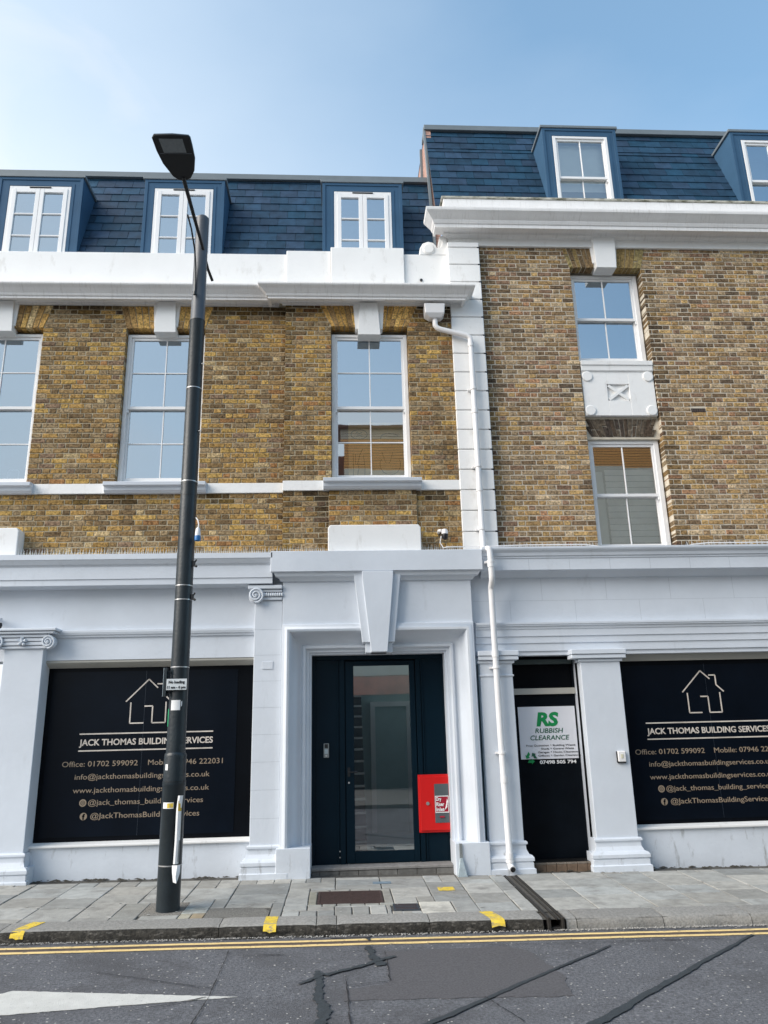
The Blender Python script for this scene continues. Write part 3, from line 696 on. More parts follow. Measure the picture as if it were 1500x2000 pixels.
def casement(parent, x0, x1, z0, z1, y):
    fw = .05
    win = B('casement_window', UPVC, parent, (x0, x0+fw, y, y+.08, z0, z1), (x1-fw, x1, y, y+.08, z0, z1), (x0+fw, x1-fw, y+.001, y+.08, z1-fw, z1), (x0+fw, x1-fw, y+.001, y+.08, z0, z0+fw), bevel=.003)
    xm = (x0+x1)/2
    for a, c in ((x0+fw, xm-.002), (xm+.002, x1-fw)):
        b = MB(); q = sash_bars(b, a, c, z0+fw, z1-fw, y-.012, .065, .07, .07, 1, 3, .02, .05); b.build('casement', UPVC, win, bevel=.003); panes(win, *q, y+.018, 1, 3, GLASS)
    B('trickle_vent', LAMPB, win, (xm-.17, xm+.17, y-.016, y, z1-.035, z1-.02), bevel=.002)
    room(win, x0-.04, x1+.04, z0-.2, z1+.04, y+.11, y+.6)
    return win
CW = [(-5.25, -4.28), (-2.96, -2.02), (-.06, .88)]
for (a, c), (p, q) in zip(DL, CW):
    dormer(bL, a, c, 9.0, 10.33, p, q, 8.72, 10.165); casement(bL, p+.002, q-.002, 8.722, 10.163, .243)
# ground floor, left part
GP = [(0, 3.51), (.20, 3.53), (.20, 3.605), (.213, 3.61), (.213, 3.77), (.222, 3.785), (.24, 3.80), (.27, 3.85), (.28, 3.86), (.28, 3.93), (0, 3.965)]
cornice('shopfront_cornice', BLUE, bL, FX0, -.90, -.15, GP)
B('fascia_wall', BLUE, bL, (FX0, -.76, -.15, .25, 2.59, 3.91))
cornice('fascia_moulding', BLUE, bL, FX0, -1.13, -.15, [(0, 2.875), (.025, 2.88), (.03, 2.905), (.045, 2.91), (.055, 2.94), (.055, 2.965), (0, 2.975)])
B('stall_riser', BLUEBASE, bL, (-3.86, -1.13, -.10, .2, -.2, .34))
b = MB(); b.prismx([(.0, .34), (-.13, .34), (-.14, .35), (-.14, .372), (.0, .392)], -3.85, -1.14); b.build('shopfront_sill', WHITE, bL, bevel=.003)
B('shopfront_frame', SOFFIT, bL, (-3.86, -1.13, -.02, .12, 2.50, 2.592), (-3.86, -3.835, -.13, .12, .37, 2.50), bevel=.003)
b = MB(); b.prismx([(-.14, 2.588), (-.14, 2.56), (-.10, 2.535), (-.03, 2.505), (-.021, 2.505), (-.021, 2.588)], -3.86, -1.14); b.build('shopfront_head_moulding', SOFFIT, bL)
def pilaster(parent, x0, x1, yf, zt, wy=-.15, zbase=.29, out=.06):
    p = B('pilaster', BLUE, parent, (x0, x1, yf, wy+.15, zbase-.02, zt), bevel=.006)
    zg = zp((x0+x1)/2, -.3)-.03; h = zbase-zg
    prof = [(0, zbase+.03), (.02, zbase+.03), (.035, zbase+.015), (.035, zbase-.005), (.015, zbase-.02), (.02, zbase-.07), (.045, zbase-.12), (.075, zbase-.13), (.095, zbase-.155), (.095, zbase-.19), (.075, zbase-.205), (.085, zbase-.215), (.085, zbase-.27), (.105, zbase-.28), (.105, zg), (0, zg)]
    cornice('pilaster_base', BLUEBASE, p, x0, x1, yf, prof, True, True)
    B('pilaster_base_core', BLUEBASE, p, (x0-.08, x1+.08, yf+.0, wy+.10, zg, zbase-.14), (x0-.02, x1+.02, yf+.0, wy+.10, zbase-.14, zbase+.02))
    return p
def volute(parent, cx, cy, cz, r, s=1, depth=.09):
    b = MB(); pts = []; rr = []
    for i in range(44):
        t = i/43; a = -math.pi*.5*s+s*t*math.pi*4.6; R = r*(1-t*.86)
        pts.append((cx+R*math.cos(a), cy-t*.02, cz+R*math.sin(a))); rr.append(.014*(1-t*.45)*r/.09)
    b.tube(pts, rr, 8); b.tube([(cx, cy+depth, cz), (cx, cy+.002, cz)], [r*.96, r*.93], 22); b.tube([(cx, cy, cz), (cx, cy-.03, cz)], [.02, .012], 10)
    b.tube([(cx+r*.0, cy+depth, cz-r*.1), (cx, cy+depth*.4, cz)], [r*1.02, r*.78], 18)
    b.build('volute', BLUE, parent, smooth=True)
p1 = pilaster(bL, -4.29, -3.80, -.27, 2.73)
B('capital', BLUE, p1, (-4.34, -3.76, -.30, -.10, 2.73, 2.765), (-4.34, -3.76, -.31, -.10, 2.772, 2.815), (-4.34, -3.76, -.315, -.10, 2.822, 2.865), (-4.36, -3.72, -.33, -.10, 2.872, 2.91), (-4.40, -3.66, -.36, -.10, 2.915, 2.945), (-4.42, -3.63, -.38, -.10, 2.95, 2.985), bevel=.008)
volute(p1, -3.735, -.33, 2.815, .085); volute(p1, -4.38, -.33, 2.815, .085, -1)
b = MB()
for k in range(5):
    a = k*2*math.pi/5+.3; b.tube([(-4.06, -.325, 2.82), (-4.06+.055*math.cos(a), -.335, 2.82+.05*math.sin(a))], [.012, .022], 8)
b.tube([(-4.06, -.32, 2.82), (-4.06, -.36, 2.82)], [.028, .015], 10); b.build('rosette', BLUE, p1, smooth=True)
p2 = pilaster(bL, -1.13, -.77, -.26, 3.31)
B('capital', BLUE, p2, (-1.14, -.77, -.285, -.1, 3.315, 3.36), (-1.18, -.77, -.30, -.1, 3.42, 3.455), (-1.22, -.77, -.33, -.1, 3.46, 3.51), bevel=.008)
volute(p2, -1.115, -.325, 3.38, .1)
b = MB()
for k in range(9): b.lathe([(.004, 3.415), (.016, 3.40), (.016, 3.375), (.004, 3.36)], -1.005+k*.029, -.295, 8)
b.build('egg_moulding', BLUE, p2, smooth=True)
HAIR = mat('paint_hairline', (.40, .44, .48), .7)
for k in range(8): B('hairline_joint', HAIR, p2, (-1.129, -.771, -.2612, -.2602, .62+k*.33, .6225+k*.33))
B('repair_patch', BLUE, p2, (-1.02, -.88, -.268, -.262, 2.42, 2.52), bevel=.004)
# doorway: lintel block, frieze face, bolection surround, keystone
B('doorway_lintel', BLUE, bL, (-.92, 1.905, -.43, -.15, 3.665, 3.945), bevel=.006)
cornice('lintel_bed_moulding', BLUE, bL, -.76, 1.75, -.28, [(0, 3.555), (.03, 3.56), (.06, 3.60), (.10, 3.615), (.12, 3.664), (0, 3.664)], True, True)
B('doorway_frieze', BLUE, bL, (-.765, 1.755, -.28, -.14, 2.96, 3.67), bevel=.004)
b = MB(); b.box(-.92, 1.90, -.43, -.15, 3.665, 3.67)
def framesweep(name, m, parent, x0, x1, z1, z0, prof, bevel=0):
    R = []
    R.append([(x0+t, y, z0) for t, y in prof]); R.append([(x0+t, y, z1-t) for t, y in prof]); R.append([(x1-t, y, z1-t) for t, y in prof]); R.append([(x1-t, y, z0) for t, y in prof])
    b = MB(); b.rings(R); return b.build(name, m, parent, smooth=True)
SP = [(0, -.14), (0, -.315), (.006, -.325), (.03, -.33), (.045, -.345), (.07, -.355), (.095, -.345), (.115, -.31), (.125, -.26), (.145, -.205), (.175, -.16), (.215, -.13), (.25, -.12), (.255, -.14), (.27, -.155), (.295, -.155), (.305, -.145), (.31, -.11), (.345, -.105), (.35, -.07), (.375, -.07), (.375, .16)]
framesweep('door_surround', BLUE, bL, -.765, 1.755, 2.985, .27, SP)
B('plinth_block', BLUEBASE, bL, (-.80, -.385, -.36, .1, -.16, .285), bevel=.006)
B('plinth_block', BLUEBASE, bL, (1.375, 1.80, -.36, .1, -.2, .285), bevel=.006)
b = MB(); b.prism([(.28, 2.73), (.70, 2.73), (.805, 3.66), (.175, 3.66)], -.385, -.15); b.build('door_keystone', BLUE, bL, bevel=.005)
b = MB(); b.prism([(.39, 2.60), (.60, 2.60), (.695, 3.55), (.70, 3.66), (.285, 3.66), (.29, 3.55)], -.445, -.15); b.build('door_keystone_tongue', BLUE, bL, bevel=.005)
B('door_keystone_foot', BLUE, bL, (.32, .67, -.34, -.15, 2.60, 2.729), bevel=.004)
# door set
DY = .12
dr0 = empty('entrance_door_set', (.5, DY, 0), 'x', 'x'); bpy.data.objects.remove(dr0)
fr = B('door_frame', NAVY, bL, (-.42, -.34, DY-.02, DY+.08, .0, 2.66), (1.36, 1.44, DY-.02, DY+.08, .0, 2.66), (-.34, 1.36, DY-.02, DY+.08, 2.55, 2.66), bevel=.004)
B('side_panel', NAVY, bL, (-.34, .045, DY+.0, DY+.05, .0, 2.55), (-.02, .045, DY-.02, DY, .0, 2.55), (-.06, -.035, DY-.012, DY, .0, 2.55), bevel=.003)
B('side_panel', NAVY, bL, (1.0, 1.36, DY, DY+.05, .0, 2.55), (1.0, 1.06, DY-.02, DY, .0, 2.55), (1.075, 1.095, DY-.012, DY, .0, 2.55), bevel=.003)
dl = MB(); dl.box(.055, .165, DY-.01, DY+.045, .02, 2.53); dl.box(.915, .99, DY-.01, DY+.045, .02, 2.53); dl.box(.165, .915, DY-.009, DY+.045, 2.47, 2.53); dl.box(.165, .915, DY-.009, DY+.045, .02, .16)
B('door_stop', NAVY, bL, (.02, .07, DY+.05, DY+.075, .0, 2.60), (.975, 1.02, DY+.05, DY+.075, .0, 2.60), (.07, .975, DY+.05, DY+.075, 2.515, 2.60))
door = dl.build('door', NAVY, bL, bevel=.004)
b = MB(); b.add([(.165, DY+.01, .16), (.915, DY+.01, .16), (.915, DY+.01, 2.47), (.165, DY+.01, 2.47)], [(0, 1, 2, 3)]); b.build('door_glass', GLASSC, door, recalc=False)
b = MB(); b.box(.075, .11, DY-.018, DY-.01, 1.06, 1.17); b.tube([(.092, DY-.012, 1.115), (.092, DY-.05, 1.115), (.20, DY-.055, 1.115)], .009, 8); b.build('handle', LAMPB, door, smooth=True)
b = MB(); b.tube([(.092, DY-.011, .985), (.092, DY-.022, .985)], .012, 12); b.build('lock', STEEL, door)
for zz in (.10, .17): 
    b = MB(); b.tube([(-.03, DY-.022, zz), (-.03, DY-.03, zz)], .008, 8); b.build('bolt_cover', STEEL, door)
# hall behind the glass
hall = B('hall_wall', HALL, bL, (-.4, 2.1, 3.3, 3.35, 0, 3.0), (1.25, 1.3, .3, 3.3, 0, 3.0), (-.45, -.4, .3, 3.3, 0, 3.0), (-.4, 1.25, .3, 3.3, -.05, 0))
b = MB()
for k in range(13): b.box(-.39, .34, 1.0+k*.17, 1.17+k*.17, .0, .17*(k+1))
b.build('stair', mat('dark_stair_carpet', (.05, .05, .055), .9, .2, 9), hall)
b = MB()
for k in range(13): b.box(-.38, .345, .985+k*.17, .999+k*.17, .17*(k+1)-.03, .17*(k+1)+.002)
b.build('stair_nosing', STEEL, hall)
B('inner_door_frame', UPVC, hall, (.50, .58, 3.2, 3.299, 0, 2.1), (1.12, 1.20, 3.2, 3.299, 0, 2.1), (.58, 1.12, 3.2, 3.299, 2.02, 2.1))
B('inner_door', mat('inner_door_paint', (.45, .58, .58), .5), hall, (.58, 1.12, 3.24, 3.298, 0, 2.02))
# step
B('door_step', mat('grey_step', (.24, .23, .22), .8, .2, 12, bump=.3), bL, (-.385, 1.375, -.13, .3, -.02, .015), bevel=.006)
b = MB()
sx = -.38
for w_ in (.10, .24, .24, .24, .24, .24, .24, .22):
    s_ = random.uniform(.85, 1.15); b2 = MB(); b2.box(sx+.003, sx+w_-.003, -.122, .1, -.18, -.024, col=(.155*s_, .15*s_, .14*s_)); b2.build('step_tile', TILE, bL, colattr=True, bevel=.003); sx += w_

# ================================================================== RIGHT BUILDING
bR = empty('terraced_building', (4.6, 0, 0), 'taller brick building on the right with white quoins and a cross panel between windows', 'building')
RX1 = 10.5; RZ0, RZ1 = 3.99, 8.98
RO = (3.67, 4.805)
rw = wallbox('brick_wall', MORTR, bR, 1.72, RX1, .0, .32, RZ0, RZ1, [(RO[0]-.008, RO[1]+.008, 3.99, 8.61)])
S = []
exR = [rect(RO[0], RO[1], 3.9, 8.60), trap(4.235, .575, .68, 8.60, 9.0), rect(5.30, 5.53, 6.12, 6.20)]
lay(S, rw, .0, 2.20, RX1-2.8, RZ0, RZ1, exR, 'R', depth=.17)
lay_arch(S, rw, .0, 4.235, .575, .68, 8.60, RZ1-.01, .18, .22, 'R', 6)
# spandrel between the two windows: dark arch above the lower one
sp = wallbox('spandrel_wall', MORTR, bR, RO[0]-.01, RO[1]+.01, .09, .3, 5.73, 6.95, [])
for i in range(17):
    for (t0, t1) in random.choice([[(0, 1)], [(0, .4), (.4, 1)], [(0, .6), (.6, 1)]]):
        n = 17; f = lambda u, t: 4.237+(u-.5)*1.135*(.86+.14*t) if False else 4.237+(u-.5)*(.95+.30*t)
        P = [(f((i+.06)/n, t0+.02), 5.765+.29*(t0+.02)), (f((i+.94)/n, t0+.02), 5.765+.29*(t0+.02)), (f((i+.94)/n, t1-.02), 5.765+.29*(t1-.02)), (f((i+.06)/n, t1-.02), 5.765+.29*(t1-.02))]
        P = [(cl(x, RO[0]+.003, RO[1]-.003), z) for x, z in P]
        if P[1][0]-P[0][0] < .012 or P[2][0]-P[3][0] < .012: continue
        S.append((.001, sp, P, .085, .03, random.choice([(.085, .062, .045), (.12, .095, .07), (.07, .055, .045), (.15, .12, .09)]), 'arch_brick'))
flush_bricks(S)
b = MB(); b.box(5.305, 5.525, -.004, .05, 6.128, 6.192)
ab = b.build('air_brick', PLB, bR)
b = MB()
for k in range(6): b.box(5.313+k*.036, 5.337+k*.036, -.010, -.004, 6.134, 6.186)
b.build('air_brick_bars', mat('air_brick_clay', (.07, .05, .04), .8), ab)
# panel with cross and roundels
pn_ = B('relief_panel', WHITE, bR, (RO[0]+.005, RO[1]-.005, .055, .089, 6.085, 6.80), bevel=.003)
rp = MB(); rp.box(4.085, 4.37, .020, .054, 6.32, 6.34); 
B('relief_panel_face', WHITE, pn_, (RO[0]+.012, 4.06, .02, .054, 6.085, 6.80), (4.40, RO[1]-.012, .02, .054, 6.085, 6.80), (4.06, 4.40, .021, .054, 6.60, 6.80), (4.06, 4.40, .021, .054, 6.085, 6.33), bevel=.004)
for s in (-1, 1):
    b = MB(); c_, s_ = math.cos(.67), math.sin(.67)*s; hw = .034; L_ = .205
    P = []
    for u, v in ((-L_, -hw), (L_, -hw), (L_, hw), (-L_, hw)):
        P.append((4.23+u*c_-v*s_, 6.465+(u*s_+v*c_)))
    b.prism([(cl(x, 4.063, 4.397), cl(z, 6.332, 6.598)) for x, z in P], .024-.001*s, .054); b.build('cross_bar', WHITE, pn_)
for (x, z) in ((3.765, 6.725), (4.71, 6.725), (3.765, 6.165), (4.71, 6.165)):
    b = MB(); b.tube([(x, .03, z), (x, .008, z), (x, .002, z)], [.082, .082, .072], 24); b.build('roundel', WHITE, pn_)
b = MB(); b.prismx([(.09, 6.80), (.02, 6.80), (-.0, 6.82), (-.005, 6.90), (-.02, 6.905), (-.025, 6.975), (.09, 6.985)], RO[0]+.01, RO[1]-.01); b.build('window_sill', WHITE, bR, bevel=.003)
wu = sash_window(bR, RO[0], RO[1]-.02, 6.985, 8.57, .15, nzs=1, fw=.07)
wl = sash_window(bR, RO[0]+.01, RO[1]-.02, 3.995, 5.73, .13, nzs=1, fw=.07, gm=GLASSM)
B('window_head_board', SOFFIT, wl, (RO[0], RO[1], .10, .2, 5.722, 5.762), bevel=.003)
bl = MB()
for k in range(15):
    z = 4.0+k*.095
    if z > 5.25: continue
    bl.prismx([(.30, z), (.31, z+.088), (.315, z+.088), (.305, z)], 4.30, 4.72); 
    bl.prismx([(.30, z), (.31, z+.088), (.315, z+.088), (.305, z)], 3.98, 4.27)
bl.build('blind', BLINDM, wl)
B('side_curtain', CURT, wl, (3.72, 3.96, .34, .36, 4.0, 5.3))
keystone(bR, 4.225, .0, 9.16, 8.555, .185, .16, .225, .195, .10)
# quoins
q = B('quoin_strip', WHITE, bR, (1.715, 2.185, -.11, .02, 3.97, 8.95))
z = 3.975; qi = 0
while z < 8.93:
    h = .306 if qi else .29
    zt_ = min(z+h, 8.955)
    b = MB(); b.box(1.705, 2.20, -.145, -.10, z+.006, zt_-.006); b.build('quoin_block', WHITE, q, bevel=.008)
    b = MB(); b.box(2.17, 2.215, -.143, -.05, zt_-.012, zt_+.012); b.build('open_joint', PLB, q) if zt_ < 8.9 else None
    z = zt_; qi += 1
# frieze, cornice and parapet
B('frieze', WHITE, bR, (1.71, RX1, -.05, .32, 8.955, 9.26), bevel=.004)
PR = [(0, 9.17), (.02, 9.17), (.03, 9.185), (.075, 9.20), (.085, 9.225), (.11, 9.235), (.20, 9.24), (.205, 9.20), (.24, 9.20), (.24, 9.255), (.255, 9.265), (.27, 9.30), (.275, 9.315), (.30, 9.34), (.35, 9.395), (.375, 9.42), (.38, 9.45), (.38, 9.47), (0, 9.53)]
PR = [(d, z-.09) for d, z in PR]
cornice('cornice', CORN, bR, 1.74, RX1, -.05, PR, True, False)
B('parapet', CORN, bR, (1.70, RX1, -.01, .2, 9.40, 9.86), bevel=.006)
B('parapet_coping', COPING, bR, (1.67, RX1, -.03, .23, 9.862, 9.90), bevel=.006)
mansard(bR, 1.60, 10.0, 10.15, [(3.51, 4.80), (6.84, 8.15)], 9.90, 2, 11.5)
for (a, c, p, q_) in ((3.51, 4.80, 3.68, 4.64), (6.84, 8.15, 7.02, 7.98)):
    dormer(bR, a, c, 10.15, 11.53, p, q_, 9.72, 11.37)
    w = sash_window(bR, p+.002, q_-.002, 9.722, 11.368, .24, nzs=1, fw=.055, mid=.49, dp=.55, mx_=.04, gm=(GLASSC if p < 5 else GLASS))
    if p < 5: B('roller_blind', CURT, w, (p+.02, q_-.02, .41, .42, 9.75, 11.33))
# party gable seen over the lower roof
b = MB(); b.prismx([(.30, 8.9), (1.03, 12.17), (3.6, 12.17), (3.6, 8.9)], 1.605, 1.70); b.build('party_wall', REDBR, bR)
b = MB(); b.prismx([(.26, 8.9), (1.03, 12.22), (1.12, 12.22), (.36, 8.9)], 1.57, 1.604); b.build('verge_trim', LEAD, bR)
B('party_wall_cover', LEAD, bR, (1.56, 1.60, 1.55, 1.61, 10.9, 12.2))
# ground floor, right part
GR = [(0, 3.59), (.05, 3.60), (.09, 3.64), (.13, 3.668), (.20, 3.67), (.20, 3.825), (.212, 3.83), (.212, 3.85), (.23, 3.86), (.24, 3.90), (.27, 3.93), (.28, 3.95), (.28, 3.975), (0, 4.0)]
cornice('shopfront_cornice', BLUE, bR, 1.91, RX1, -.15, GR)
B('fascia_wall', BLUE, bR, (1.756, RX1, -.15, .25, 2.545, 3.95))
for k in range(9): B('fascia_joint', HAIR, bR, (2.55+k*.56, 2.5535+k*.56, -.3512, -.350, 3.675, 3.82))
for k in range(6): B('wall_joint', HAIR, bR, (2.3+k*.9, 2.303+k*.9, -.1512, -.150, 3.0, 3.28)); B('wall_joint', HAIR, bR, (2.75+k*.9, 2.753+k*.9, -.1512, -.150, 3.284, 3.58))
B('wall_joint', HAIR, bR, (1.80, RX1, -.1512, -.150, 3.28, 3.2825))
GS = [(0, 2.60), (.02, 2.60), (.02, 2.70), (.035, 2.705), (.035, 2.79), (.05, 2.795), (.05, 2.885), (.06, 2.89), (.065, 2.915), (.085, 2.93), (.085, 2.945), (.095, 2.95), (.095, 2.975), (0, 2.985)]
cornice('fascia_moulding', BLUE, bR, 1.80, RX1, -.15, GS)
def rpil(x0, x1, cx0, cx1):
    p = pilaster(bR, x0, x1, -.25, 2.46, zbase=.245)
    B('capital', BLUE, p, (x0-.03, x1+.03, -.275, -.10, 2.44, 2.475), (cx0, cx1, -.31, -.10, 2.48, 2.53), (cx0-.005, cx1+.005, -.325, -.10, 2.535, 2.60), bevel=.006)
    return p
pa = rpil(1.82, 2.25, 1.80, 2.33); B('capital_ring', BLUE, pa, (1.81, 2.265, -.265, -.2, 2.27, 2.295), bevel=.006)
pb = rpil(3.165, 3.70, 3.04, 3.77)
B('pilaster_return', BLUE, bR, (3.165, 3.70, -.10, .25, -.2, 2.545), (1.82, 2.27, -.10, .25, -.2, 2.545))
B('door_head', SOFFIT, bR, (2.27, 3.165, .06, .16, 2.045, 2.125), bevel=.004)
fl = B('fanlight', BLKDOOR, bR, (2.27, 2.30, .08, .14, 2.125, 2.545), (3.135, 3.165, .08, .14, 2.125, 2.545), (2.30, 3.135, .08, .14, 2.50, 2.545))
b = MB(); b.add([(2.30, .11, 2.125), (3.135, .11, 2.125), (3.135, .11, 2.50), (2.30, .11, 2.50)], [(0, 1, 2, 3)]); b.build('pane', BLK, fl, recalc=False)
B('fanlight_ledge', mat('grimy_green_ledge', (.03, .045, .045), .8), fl, (2.28, 3.12, -.02, .10, 2.44, 2.50), bevel=.004)
dR = B('door', BLKDOOR, bR, (2.285, 3.16, .10, .15, .0, 2.045), bevel=.004)
B('threshold', TILE, bR, (2.27, 3.165, -.14, .2, -.02, .0)); 
sx = 2.27
for k in range(7):
    w_ = .12 if k in (0, 6) else .131; s_ = random.uniform(.8, 1.15)
    b = MB(); b.box(sx+.003, min(sx+w_, 3.163)-.003, -.19, .1, -.2, -.022, col=(.16*s_, .11*s_, .075*s_)); b.build('step_tile', TILE, bR, colattr=True, bevel=.003)
    b = MB(); b.box(sx+.003, min(sx+w_, 3.163)-.003, -.19, .1, -.02, -.002, col=(.19*s_, .16*s_, .13*s_)); b.build('step_tile', TILE, bR, colattr=True, bevel=.002); sx += w_
B('stall_riser', BLUEBASE, bR, (3.68, RX1, -.10, .2, -.3, .33))
b = MB(); b.prismx([(.0, .33), (-.13, .33), (-.14, .34), (-.14, .365), (.0, .385)], 3.70, RX1); b.build('shopfront_sill', WHITE, bR, bevel=.003)
B('shopfront_frame', SOFFIT, bR, (3.70, RX1, -.02, .12, 2.455, 2.547), bevel=.003)

# ================================================================== SIGNS
def housesign(name, cx, x0, x1, z0, z1, dz, label, seams):
    t = empty(name, ((x0+x1)/2, 0, z0), label, 'sign')
    B('border', BLK, t, (x0, x1, .004, .02, z0, z1))
    B('vinyl_panel', VINYL, t, (cx-1.24, cx+1.14, -.001, .0035, z0+.06, z1-.05) if cx < 0 else (x0+.06, min(x1, cx+1.3), -.001, .0035, z0+.05, z1-.06))
    for sx_ in seams:
        B('panel_seam', mat('vinyl_seam', (.02, .03, .045), .3), t, (sx_, sx_+.004, -.002, -.0012, z0+.06, z1-.05))
    def ln(pts):
        b = MB()
        for (a, b_), (c, d) in zip(pts, pts[1:]):
            L_ = math.hypot(c-a, d-b_); nx, nz = -(d-b_)/L_*.008, (c-a)/L_*.008
            b.prism([(cx+a+nx, b_+nz+dz), (cx+c+nx, d+nz+dz), (cx+c-nx, d-nz+dz), (cx+a-nx, b_-nz+dz)], -.0045, -.0015)
        return b.build('logo_line', SILV, t)
    ln([(-.29, 2.06), (-.01, 2.34), (.11, 2.23)]); ln([(.10, 2.28), (.19, 2.28), (.19, 2.15), (.285, 2.06)])
    ln([(-.225, 2.05), (-.225, 1.79), (-.05, 1.79)]); ln([(-.05, 2.0), (.055, 2.0), (.055, 1.79), (.225, 1.79), (.225, 2.05)])
    ln([(-.845, 1.668), (.845, 1.668)]); ln([(-.845, 1.462), (.845, 1.462)])
    T = lambda s, a, b_, z, h, **k: txt('lettering', s, k.pop('m', GOLD), t, cx+a, cx+b_, z+dz, h, -.0012, **k)
    T('JACK THOMAS BUILDING SERVICES', -.84, .845, 1.527, .078, m=SILV, bold=.022)
    T('Office: 01702 599092', -1.03, -.09, 1.272, .068); T('Mobile: 07946 222031', .04, .98, 1.272, .068)
    T('info@jackthomasbuildingservices.co.uk', -.86, .82, 1.118, .066)
    T('www.jackthomasbuildingservices.co.uk', -.87, .82, .958, .066)
    T('@jack_thomas_building_services', -.67, .75, .812, .066); T('@JackThomasBuildingServices', -.63, .71, .655, .066)
    for (ix, iz, k) in ((-.735, .84, 0), (-.715, .682, 1)):
        b = MB(); b.tube([(cx+ix, -.0015, iz+dz), (cx+ix, -.004, iz+dz)], .044, 24); o = b.build('icon_disc', GOLD, t)
        if k == 0:
            for r0, r1 in ((.028, .022), (.013, .008)):
                b = MB(); n = 20; R = [[(cx+ix+r*math.cos(6.2832*i/n), -.0052, iz+dz+r*math.sin(6.2832*i/n)) for r in (r0, r1)] for i in range(n+1)]; b.rings(R); b.build('icon_ring', BLK, o, recalc=False)
        else: txt('icon_letter', 'f', BLK, o, cx+ix-.014, cx+ix+.018, iz-.034+dz, .066, -.004, bold=.05)
    return t
housesign('shop_sign', -2.5, -3.835, -1.135, .385, 2.50, 0, 'navy building services sign in the window left of the grand door, behind the lamp post', (-2.55,))
housesign('shop_sign', 4.90, 3.70, 7.9, .38, 2.455, -.03, 'navy building services sign in the window right of the small black door', (4.95,))
rs = empty('door_sign', (2.75, .1, 1.2), 'white rubbish clearance sign with green letters on the narrow black door', 'sign')
B('board', mat('white_sign_board', (.74, .75, .80), .45, .02, 2), rs, (2.362, 3.135, .088, .0995, 1.215, 1.885), bevel=.001)
yb_ = .087
txt('lettering', 'RS', GREEN, rs, 2.60, 2.905, 1.64, .172, yb_, bold=.045, shear=.15)
txt('lettering', 'RUBBISH', DGREEN, rs, 2.575, 2.955, 1.545, .062, yb_, bold=.008, shear=.18)
txt('lettering', 'CLEARANCE', DGREEN, rs, 2.505, 3.03, 1.455, .062, yb_, bold=.008, shear=.18)
for i, (l, r) in enumerate((('Free Quotation', 'Building Waste'), ('Sheds', 'General Waste'), ('Garages', 'House Clearances'), ('Offices', 'Garden Clearances'))):
    zz = 1.375-i*.043; wl_, wr_ = len(l)*.0215, len(r)*.0215
    txt('lettering', l, INK, rs, 2.745-wl_, 2.745, zz, .024, yb_); txt('lettering', '\u2022', INK, rs, 2.765, 2.778, zz, .03, yb_); txt('lettering', r, INK, rs, 2.80, 2.80+wr_, zz, .024, yb_)
txt('lettering', '07498 505 794', WPRINT, rs, 2.61, 3.10, 1.155, .043, .098, bold=.03)
for k in range(3):
    b = MB(); a = k*2*math.pi/3; ca, sa = math.cos(a), math.sin(a)
    P = [(-.050, -.064), (.006, -.064), (.006, -.082), (.044, -.047), (.006, -.012), (.006, -.032), (-.030, -.032)]
    b.prism([(2.495+x*ca-z*sa, 1.235+x*sa+z*ca) for x, z in P], .078+.001*k, .0865)
    b.build('recycling_arrow', (GREEN, DGREEN, GREEN)[k], rs)

# ================================================================== FITTINGS ON THE WALLS
e = empty('entry_phone', (-.2, .1, 1.3), 'slim grey door entry phone on the navy panel left of the glass door', 'intercom')
B('body', PGREY, e, (-.235, -.165, .085, .119, 1.30, 1.48), bevel=.005)
B('camera_window', PLB, e, (-.222, -.178, .080, .0845, 1.42, 1.47), bevel=.003)
b = MB(); b.tube([(-.2, .085, 1.325), (-.2, .078, 1.325)], .012, 12); b.build('call_button', STEEL, e)
B('speaker_grille', GALV, e, (-.222, -.178, .082, .0845, 1.35, 1.405))
e = empty('dry_riser_cabinet', (1.2, .1, .4), 'red dry riser inlet cabinet fixed on the lower right of the navy entrance', 'cabinet')
B('case', RED, e, (.985, 1.415, .075, .119, .36, 1.06), bevel=.004)
B('cabinet_door', RED, e, (1.005, 1.395, .055, .0745, .385, 1.035), bevel=.004)
wg = B('inspection_window', mat('grey_cabinet_glass', (.10, .12, .13), .2, .1, 2), e, (1.19, 1.375, .050, .0545, .475, .945), bevel=.002)
lb = B('inlet_label', DKRED, e, (1.195, 1.372, .047, .0495, .595, .80))
b = MB(); [b.box(*q) for q in ((1.195, 1.372, .0455, .047, .790, .80), (1.195, 1.372, .0455, .047, .595, .605), (1.195, 1.203, .0455, .047, .605, .79), (1.364, 1.372, .0455, .047, .605, .79))]; b.build('label_border', WPRINT, lb)
for s_, zz in (('Dry', .74), ('Riser', .677), ('Inlet', .615)): txt('lettering', s_, WPRINT, lb, 1.21, 1.21+len(s_)*.018+.012, zz, .046, .0465, bold=.03)
for k in range(3):
    b = MB(); b.tube([(1.315+k*.012, .046, .63+k*.02), (1.345+k*.005, .046, .665+k*.03), (1.335+k*.008, .046, .70+k*.03)], [.003, .010, .001], 6); b.build('flame_mark', WPRINT, lb)
b = MB(); b.tube([(1.10, .054, .71), (1.10, .043, .71)], .022, 16); b.build('lock', STEEL, e)
b = MB(); b.tube([(1.25, .049, .545), (1.31, .049, .545)], .012, 8); b.build('inlet_valve', DKRED, e)
e = empty('outdoor_socket', (3.58, -.27, 1.15), 'small white weatherproof box on the pilaster between the black door and right sign', 'switch')
B('body', PLW, e, (3.53, 3.635, -.30, -.252, 1.17, 1.305), bevel=.01); B('gasket', PLB, e, (3.522, 3.53, -.285, -.252, 1.165, 1.30), (3.53, 3.635, -.28, -.252, 1.155, 1.17))
B('rocker', mat('cream_switch', (.6, .58, .45), .5), e, (3.565, 3.60, -.306, -.30, 1.215, 1.265), bevel=.003)
